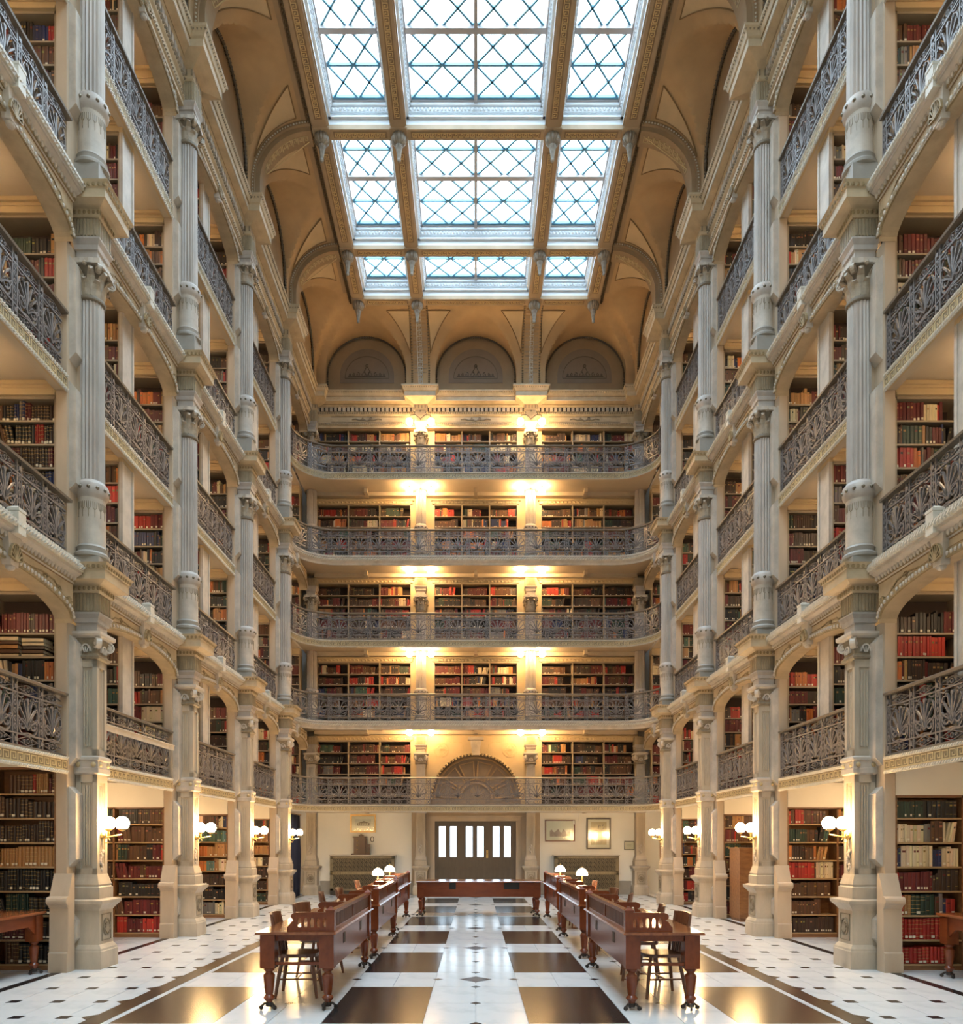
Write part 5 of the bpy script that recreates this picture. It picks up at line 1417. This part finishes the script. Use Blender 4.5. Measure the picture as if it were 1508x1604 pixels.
# ------------------------------------------------------------------ LAMPS
sm_arm = MB(); sm_arm.lathe([(.05, 0), (.055, .012), (.03, .02)], 12); 
def sconce_tpl():
    a = MB(); a.tube([(.14, 0, 1.72), (.17, 0, 1.69), (.22, 0, 1.71), (.22, 0, 1.80)], .014); a.tube([(.17, 0, 1.70), (.28, 0, 1.72), (.40, 0, 1.74), (.40, 0, 1.80)], .012)
    a.lathe([(.012, 1.78), (.045, 1.80), (.05, 1.815), (.04, 1.82)], 12, .22, 0); a.lathe([(.012, 1.78), (.045, 1.80), (.05, 1.815), (.04, 1.82)], 12, .40, 0)
    a.ball((.15, 0, 1.72), .045, 8, 5); a.tube(spiral_pts := [(.20 + .035 * math.cos(k * .6), 0, 1.665 + .035 * math.sin(k * .6)) for k in range(10)], .008)
    g = MB(); g.ball((0, 0, 0), .09, 14, 9)
    gm_ = g.mesh('opal_globe', GLOBEM, 80)
    return [('bracket_arm', a.mesh('bracket_arm', BRASS, 60)), ('opal_globe', gm_, (.22, 0, 1.89)), ('opal_globe', gm_, (.40, 0, 1.89))]
ST = sconce_tpl()
for s in (-1, 1):
    for i in range(1, 5):
        t = thing('wall_sconce', 'brass bracket with two lit opal globes on the %s pier of the %s arcade' % (ORD[i], 'left' if s < 0 else 'right'), 'lamp', side_loc(s, CY[i]), side_rz(s), 'lit sconces on the ground tier piers')
        put(ST, t)
g = MB(); g.ball((0, 0, 0), .105, 14, 9); GM2 = g.mesh('opal_globe', GLOBEM, 80)
a = MB(); a.tube([(-.33, 0, .10), (-.30, 0, .20), (-.15, .02, .22), (0, .12, .16), (.15, .02, .22), (.30, 0, .20), (.33, 0, .10)], .014); a.tube([(0, .12, .16), (0, .3, .1)], .014)
for q in (-.33, .33): a.lathe([(.02, .12), (.05, .10), (.055, .09)], 10, q, 0)
for q in (-.2, .2): a.tube([(q, .01, .22), (q * .8, .02, .30), (q * 1.2, .01, .34)], .008)
a.oct((0, .02, .34), .03); ARM2 = a.mesh('bracket_arm', DBRONZE, 60)
for x in (-1.69, 1.69):
    for L, z in ((2, 4.97), (3, 7.36), (4, 9.86), (5, 12.31), (6, 14.42)):
        t = thing('globe_lamp', 'pair of lit opal globes, %s, %s inner column of the end wall' % (LVL[L], 'left' if x < 0 else 'right'), 'lamp', (x, CY[5] - .33, z), 0, 'globe lamps of the end wall')
        link('bracket_arm', ARM2, t); link('opal_globe', GM2, t, (-.33, 0, 0)); link('opal_globe', GM2, t, (.33, 0, 0))

# ------------------------------------------------------------------ READING DESKS AND TABLES
def leg_mesh(h0=.41, htop=.735, bl=.072, rr=.058):
    a = MB(); a.box(-bl, bl, -bl, bl, h0, htop)
    k = h0 / .41
    a.lathe([(r * rr / .058, z * k) for r, z in [(.030, .065), (.034, .08), (.05, .10), (.058, .115), (.05, .13), (.036, .145), (.040, .16), (.047, .22), (.055, .30), (.058, .325), (.056, .34), (.045, .352), (.036, .362), (.036, .372), (.052, .385), (.055, .395), (.048, .41)]], 16)
    return a.mesh('leg', WOOD, 50)
def caster_mesh():
    a = MB(); a.lathe([(.034, .03), (.038, .05), (.034, .07)], 10)
    for k in range(3):
        t = 2 * PI * k / 3 + .5
        a.tube([(0, 0, .055), (.045 * math.cos(t), .045 * math.sin(t), .06), (.075 * math.cos(t), .075 * math.sin(t), .035)], .013)
        c, s_ = math.cos(t), math.sin(t)
        ring = [(.078 * c - s_ * o, .078 * s_ + c * o) for o in (-.009, .009)]
        vs = []; 
        for (px, py) in ring:
            for i in range(10):
                th = 2 * PI * i / 10; vs.append((px + .022 * math.cos(th) * c, py + .022 * math.cos(th) * s_, .023 + .022 * math.sin(th)))
        a.add(vs, [(i, (i + 1) % 10, 10 + (i + 1) % 10, 10 + i) for i in range(10)] + [tuple(range(10)), tuple(range(19, 9, -1))])
    return a.mesh('caster', CASTER)
LEG, CAST = leg_mesh(), caster_mesh()
def end_rail_mesh(W):
    """low pierced divider, solid bottom and top with pointed slots, scrolled free end; runs from x=0 to -W"""
    m = MB(); M = lambda u, v, n_: (-u, n_, v)
    h = .185; t = .012
    m.box(-W, 0, -t, t, 0, .045); m.box(-W * .82, 0, -t, t, .135, h); m.box(-W * .80, .0, -t * 1.6, t * 1.6, h - .012, h + .006)
    n_ = 6
    for k in range(n_):
        u = W * .78 * k / (n_ - 1)
        m.prism([(u - .016, .04), (u + .016, .04), (u + .010, .09), (u + .02, .14), (u - .02, .14), (u - .010, .09)], M, -t, t)
    m.prism([(W * .80, .185)] + [(W * .82 + .035 * math.sin(a), .15 + .035 * math.cos(a)) for a in [PI * k / 8 for k in range(9)]] + [(W * .90, .10), (W * .93, .075), (W * .99, .05), (W, .04), (W * .8, .04)], M, -t, t)
    return m.mesh('end_rail', WOOD)
ERAIL = end_rail_mesh(.40)
def desk_tpl(hl, hw=.36, holes=True, mid=True):
    T = []
    a = MB(); a.prism([(-hw - .035, .742), (-hw - .04, .752), (-hw - .03, .768), (hw + .02, .768), (hw + .03, .752), (hw + .02, .742)], lambda u, v, n_: (u, n_, v), -hl - .04, hl + .04)
    T.append(('desktop', a.mesh('desktop', WOODT)))
    for x in (-hw + .072, hw - .072):
        for y in (-hl + .072, hl - .072): T.append(('leg', LEG, (x, y, 0), 0, [('caster', CAST, (0, 0, 0), R.uniform(0, 2))]))
    a = MB(); a.box(hw - .05, hw - .02, -hl + .14, hl - .14, .40, .742); sub = []
    if holes:
        b = MB(); b.box(0, .006, -.06, .06, -.055, .055); bm = b.mesh('outlet', BLACK)
        sub = [('outlet', bm, (hw - .022, -hl + .27 * 2 * hl, .63)), ('outlet', bm, (hw - .022, -hl + .71 * 2 * hl, .63))]
    T.append(('modesty_panel', a.mesh('modesty_panel', WOOD), (0, 0, 0), 0, sub))
    a = MB()
    for y in (-hl + .05, hl - .08): a.box(-hw + .14, hw - .14, y, y + .03, .675, .742); a.box(-hw + .14, hw - .14, y, y + .03, .435, .465)
    a.box(-hw + .05, -hw + .08, -hl + .14, hl - .14, .66, .742)
    T.append(('apron', a.mesh('apron', WOOD)))
    # raised gallery along the aisle
    a = MB(); a.box(hw - .055, hw - .01, -hl + .02, hl - .02, .935, .965); a.box(hw - .065, hw, -hl + .02, hl - .02, .96, .978); a.box(hw - .05, hw - .015, -hl + .02, hl - .02, .768, .80)
    a.box(hw - .05, hw - .015, -.02, .02, .80, .94)
    g = MB(); g.box(hw - .046, hw - .036, -hl + .05, hl - .05, .80, .935)
    n_ = int(2 * hl / .045)
    for k in range(n_): 
        y = -hl + .06 + (2 * hl - .12) * k / (n_ - 1); g.box(hw - .036, hw - .024, y - .009, y + .009, .80, .935)
    T.append(('gallery_rail', a.mesh('gallery_rail', WOOD), (0, 0, 0), 0, [('slat_grille', g.mesh('slat_grille', CHAIRM))]))
    p = MB(); p.box(-.04, .04, -.04, .04, .768, .965); p.sq([(.046, .965), (.046, .98), (.02, 1.0), (.01, 1.015)])
    pm_ = p.mesh('gallery_post', WOOD)
    for y in (-hl + .04, hl - .04): T.append(('gallery_post', pm_, (hw - .035, y, 0)))
    for y in ((-hl + .03, .0, hl - .03) if mid else (-hl + .03, hl - .03)): T.append(('end_rail', ERAIL, (hw - .06, y, .766)))
    return T
DESK = desk_tpl(1.32)
NTH = ('nearest', 'middle', 'farthest')
desks = [(-1.745, 8.76), (-1.725, 12.02), (-1.80, 15.35)]
desks_r = [(1.815, 8.72), (1.815, 12.0), (1.85, 15.35)]
for s, ds in ((-1, desks), (1, desks_r)):
    for k, (x, y) in enumerate(ds):
        t = thing('reading_desk', 'mahogany reading desk with slatted gallery and casters, %s of the three %s of the aisle' % (NTH[k], 'left' if s < 0 else 'right'), 'desk', (x, y, 0), 0 if s < 0 else PI, 'reading desks along the aisle')
        put(DESK, t)
# long table across the aisle
def long_table(hl, hw, label, loc, rz, holes=()):
    t = thing('long_table', label, 'table', loc, rz)
    a = MB(); a.prism([(-hw - .03, .748), (-hw - .035, .758), (-hw - .02, .776), (hw + .02, .776), (hw + .035, .758), (hw + .03, .748)], lambda u, v, n_: (u, n_, v), -hl - .03, hl + .03)
    link('tabletop', a.mesh('tabletop', WOODT), t)
    for x in (-hw + .075, hw - .075):
        for y in (-hl + .075, hl - .075):
            o = link('leg', LEG, t, (x, y, 0), 0, (1, 1, 1.015)); link('caster', CAST, o)
    a = MB()
    for x in (-hw + .01, hw - .04): a.box(x, x + .03, -hl + .14, hl - .14, .43, .748)
    for y in (-hl + .05, hl - .08): a.box(-hw + .14, hw - .14, y, y + .03, .60, .748)
    o = link('apron', a.mesh('apron', WOOD), t)
    for (c, wd) in holes:
        b = MB(); b.box(hw - .012, hw - .004, c - wd / 2, c + wd / 2, .60, .742); link('outlet', b.mesh('outlet', BLACK), o)
    return t
long_table(1.36, .42, 'long red mahogany table standing across the aisle before the door', (.07, 17.18, 0), -PI / 2, ((-.58, .14), (.72, .34)))
def side_table(label, loc, rz, hl, hw):
    t = thing('side_table', label, 'table', loc, rz)
    a = MB(); a.box(-hw, hw, -hl, hl, .75, .778); a.box(-hw + .01, hw - .01, -hl + .01, hl - .01, .742, .75); link('tabletop', a.mesh('tabletop', WOODT), t)
    for x in (-hw + .10, hw - .10):
        for y in (-hl + .10, hl - .10):
            o = link('leg', LEG, t, (x, y, 0)); link('caster', CAST, o)
    a = MB()
    for x in (-hw + .05, hw - .08): a.prism([(-hl + .17, .742), (-hl + .17, .50), (-hl + .30, .60), (hl - .30, .60), (hl - .17, .50), (hl - .17, .742)], lambda u, v, n_, x=x: (x + n_, u, v), 0, .03)
    for y in (-hl + .05, hl - .08): a.box(-hw + .17, hw - .17, y, y + .03, .60, .742)
    link('apron', a.mesh('apron', WOOD), t)
side_table('brown wooden table partly cut by the frame before the nearest left bookcase', (-5.86, 8.62, 0), 0, .98, .46)
side_table('brown wooden table partly cut by the frame before the nearest right bookcase', (6.08, 8.55, 0), 0, .80, .44)
# chairs
def chair_tpl():
    T = []
    a = MB()
    sp = [(.215 * math.copysign(abs(math.cos(t)) ** .55, math.cos(t)), .22 * math.copysign(abs(math.sin(t)) ** .55, math.sin(t))) for t in [2 * PI * k / 24 for k in range(24)]]
    a.prism(sp, lambda u, v, n_: (u, v, n_), .43, .465); T.append(('seat', a.mesh('seat', CHAIRM)))
    for sx_ in (-1, 1):
        for sy_ in (-1, 1):
            b = MB(); b.tube([(sx_ * .15, sy_ * .15, .43), (sx_ * .185, sy_ * .18, .22), (sx_ * .215, sy_ * .21, 0)], [.020, .021, .016], 8); T.append(('leg', b.mesh('leg', CHAIRM, 60)))
    for sy_ in (-1, 1):
        b = MB(); b.tube([(-.19, sy_ * .185, .20), (.19, sy_ * .185, .20)], .011, 6); T.append(('stretcher', b.mesh('stretcher', CHAIRM, 60)))
    b = MB(); b.tube([(.0, -.185, .20), (.0, .185, .20)], .011, 6); b.tube([(.19, -.185, .25), (.19, .185, .25)], .011, 6); T.append(('stretcher', b.mesh('stretcher', CHAIRM, 60)))
    for sy_ in (-1, 1):
        b = MB(); b.tube([(-.17, sy_ * .19, .45), (-.20, sy_ * .2, .65), (-.25, sy_ * .205, .86)], [.018, .018, .016], 8); T.append(('back_post', b.mesh('back_post', CHAIRM, 60)))
    c = MB(); n_ = 10; vs = []
    for k in range(n_ + 1):
        y = -.225 + .45 * k / n_; x = -.235 - .035 * (1 - (y / .225) ** 2)
        for (dx, z) in ((-.012, .755), (.012, .755), (-.004, .885 + .01 * (1 - (y / .225) ** 2)), (-.030, .885 + .01 * (1 - (y / .225) ** 2))): vs.append((x + dx, y, z))
    fs = []
    for k in range(n_):
        for j in range(4): fs.append((k * 4 + j, k * 4 + (j + 1) % 4, k * 4 + 4 + (j + 1) % 4, k * 4 + 4 + j))
    fs += [(0, 3, 2, 1), tuple(n_ * 4 + j for j in range(4))]
    c.add(vs, fs); T.append(('top_rail', c.mesh('top_rail', CHAIRM)))
    for k in range(6):
        y = -.14 + .28 * k / 5
        d = MB(); d.ribbon([(-.185, .46), (-.205, .60), (-.245, .77)], .012, y - .014, y + .014, lambda u, v, n_: (u, n_, v)); T.append(('back_slat', d.mesh('back_slat', CHAIRM)))
    return T
CH = chair_tpl()
chairs = [(-1.90, 8.22, .06, 'brown wooden chair tucked under the near end of the nearest left desk'), (-1.92, 9.42, -.22, 'brown wooden chair tucked under the far end of the nearest left desk'),
          (-2.06, 11.45, .1, 'wooden slat back chair at the near seat of the middle left desk'), (-2.0, 12.55, -.05, 'wooden slat back chair at the far seat of the middle left desk'), (-2.06, 14.85, .0, 'wooden chair at the near seat of the farthest left desk'),
          (1.98, 8.20, PI + .1, 'brown wooden chair tucked under the near end of the nearest right desk'), (1.98, 9.2, PI - .15, 'brown wooden chair tucked under the far end of the nearest right desk'),
          (2.02, 11.25, PI - .25, 'wooden chair at the near seat of the middle right desk'), (2.02, 12.5, PI + .1, 'wooden chair at the far seat of the middle right desk'), (2.05, 14.75, PI, 'wooden chair at the near seat of the farthest right desk')]
for (x, y, rz, lb) in chairs:
    t = thing('chair', lb, 'chair', (x, y, 0), rz, 'chairs at the reading desks'); put(CH, t)
# desk lamps
def lamp_tpl():
    a = MB(); a.lathe([(.075, 0), (.08, .012), (.06, .02), (.02, .028), (.014, .04), (.012, .26), (.02, .265), (.02, .28), (.012, .29)], 16)
    b = MB(); b.lathe([(.108, .255), (.105, .28), (.09, .325), (.06, .36), (.02, .378), (.004, .38)], 20, caps=False)
    c = MB(); c.ball((0, 0, .295), .03, 8, 6)
    d = MB(); d.lathe([(.012, .378), (.016, .39), (.008, .41), (.003, .42)], 8)
    return [('base_and_stem', a.mesh('base_and_stem', BRASS, 50)), ('lamp_shade', b.mesh('lamp_shade', SHADEM, 80)), ('bulb', c.mesh('bulb', GLOBEM, 80)), ('finial', d.mesh('finial', BRASS, 60))]
LT = lamp_tpl()
for x, y, lb in ((-1.83, 14.28, 'lit dome desk lamp at the near seat of the farthest left desk'), (-1.80, 15.95, 'lit dome desk lamp at the far seat of the farthest left desk'), (1.985, 14.25, 'lit dome desk lamp at the near seat of the farthest right desk'), (1.765, 15.95, 'lit dome desk lamp at the far seat of the farthest right desk')):
    t = thing('desk_lamp', lb, 'lamp', (x, y, .768), 0, 'lit lamps on the reading desks'); put(LT, t)
# curtain in the left back corner
mb = MB(); n_ = 40; pts = []
for k in range(n_ + 1):
    y = 20.62 + 2.2 * k / n_; pts.append((-5.25 + .05 * math.sin(k * 1.25) + .02 * math.sin(k * .5), y))
vs = []
for x, y in pts:
    for z in (0.03, 1.2, 2.42): vs.append((x + .02 * math.sin(z * 2 + y * 3), y, z))
fs = []
for k in range(n_):
    for j in range(2): a = k * 3 + j; fs.append((a, a + 3, a + 4, a + 1))
mb.add(vs, fs)
t = thing('curtain', 'dark navy curtain hanging in the left back corner bay', 'curtain', (0, 0, 0)); cm = mb.mesh('cloth', NAVY, 80); o = link('cloth', cm, t)
md = o.modifiers.new('thick', 'SOLIDIFY'); md.thickness = .012
mb = MB(); mb.tube([(-5.25, 20.55, 2.44), (-5.25, 22.9, 2.44)], .016, 8); link('rod', mb.mesh('rod', BRASS, 60), t)
# tall wooden ends and rack on the right
def cabinet_end(label, x, y, w_, d, h):
    t = thing('wooden_cabinet', label, 'cabinet', (x, y, 0))
    a = MB(); a.box(-w_/2, w_/2, -d/2, d/2, .06, h - .03); a.box(-w_/2 + .02, w_/2 - .02, -d/2 + .02, d/2 - .02, 0, .06); link('body', a.mesh('body', OAK), t)
    a = MB(); a.box(-w_/2 - .02, w_/2 + .02, -d/2 - .02, d/2 + .02, h - .03, h); link('top_board', a.mesh('top_board', OAK), t)
    a = MB(); a.ribbon([(-w_/2 + .05, .14), (w_/2 - .05, .14), (w_/2 - .05, h - .12), (-w_/2 + .05, h - .12)], .03, 0, .008, XZ(-d/2), True); link('panel_frame', a.mesh('panel_frame', OAK), t)
cabinet_end('tall plain brown wooden cabinet beside the second right pier', 5.58, 15.95, .34, .62, 1.52)
cabinet_end('tall plain brown wooden cabinet beside the third right pier', 5.78, 19.2, .30, .6, 1.5)
t = thing('display_rack', 'tall wooden leaflet rack in the right back corner bay', 'rack', (5.62, 22.6, 0))
a = MB()
for x in (-.17, .15): a.box(x, x + .02, -.03, .03, 0, 2.1)
link('upright_pair', a.mesh('upright_pair', OAK), t)
for k in range(6):
    a = MB(); a.box(-.16, .16, -.12, .02, .2 + .34 * k, .22 + .34 * k); link('ledge', a.mesh('ledge', OAK), t)
for k, (mm, lb) in enumerate(((MATS['cover_red'], 'stack of red leaflets on the lowest ledge of the leaflet rack'), (PAPER, 'stack of cream leaflets on the second ledge of the leaflet rack'), (PINKP, 'stack of pink leaflets on the third ledge of the leaflet rack'))):
    a = MB()
    for q in range(5): a.box(-.12 + .004 * q, .11 - .003 * q, -.10, .0, .012 * q, .012 * q + .011)
    o = link('leaflets', a.mesh('leaflets', mm), None, (5.62, 22.6, .221 + .34 * k)); tag(o, lb, 'leaflets', 'leaflets in the rack')
t = thing('railing_board', 'long cream board fixed across the first gallery railing, second bay on the left', 'board', (-5.135, 11.72, 3.23))
mb = MB(); mb.box(-.015, .015, -1.24, 1.24, -.04, .035); mb.box(-.015, .03, -1.24, 1.24, .035, .05); link('board', mb.mesh('board', STONE2), t)
mb = MB()
for y in (-1.1, 0, 1.1): mb.box(-.06, -.015, y - .02, y + .02, -.02, .02)
o = link('clips', mb.mesh('clips', IRON), t); o['kind'] = 'stuff'
# flat piles of old folios in the nearest left case of the first gallery
for k, (a0_, wd, n_) in enumerate(((.80, .34, 5), (.47, .28, 5))):
    z = FOLIO_Z + .001
    for q in range(n_):
        h_ = R.uniform(.035, .06); c = R.choice(('tan', 'cream', 'brown', 'dark brown'))
        m_ = MB(); m_.box(-wd/2, wd/2, 0, .24, 0, .006); m_.box(-wd/2, wd/2, 0, .24, h_ - .006, h_); m_.box(-wd/2, wd/2, .0, .006, 0, h_); 
        pg = MB(); pg.box(-wd/2 + .008, wd/2 - .008, .006, .232, .006, h_ - .006)
        o = link('folio', m_.mesh('folio', BMATS[c]), None, (-AX - a0_ - wd / 2 + R.uniform(-.015, .015), CY[1] - .285, z)); link('pages', pg.mesh('pages', PAPER), o)
        tag(o, '%s folio, %s from the bottom, %s flat pile, nearest left first gallery case' % (c, nth(q + 1), ('outer', 'inner')[k]), 'book', 'flat folios in the nearest left case'); z += h_ + .001
bpy.context.view_layer.update()
print('OBJECTS', len(bpy.data.objects), 'STUFF BOOK FACES', len(SF), 'IND', IND)
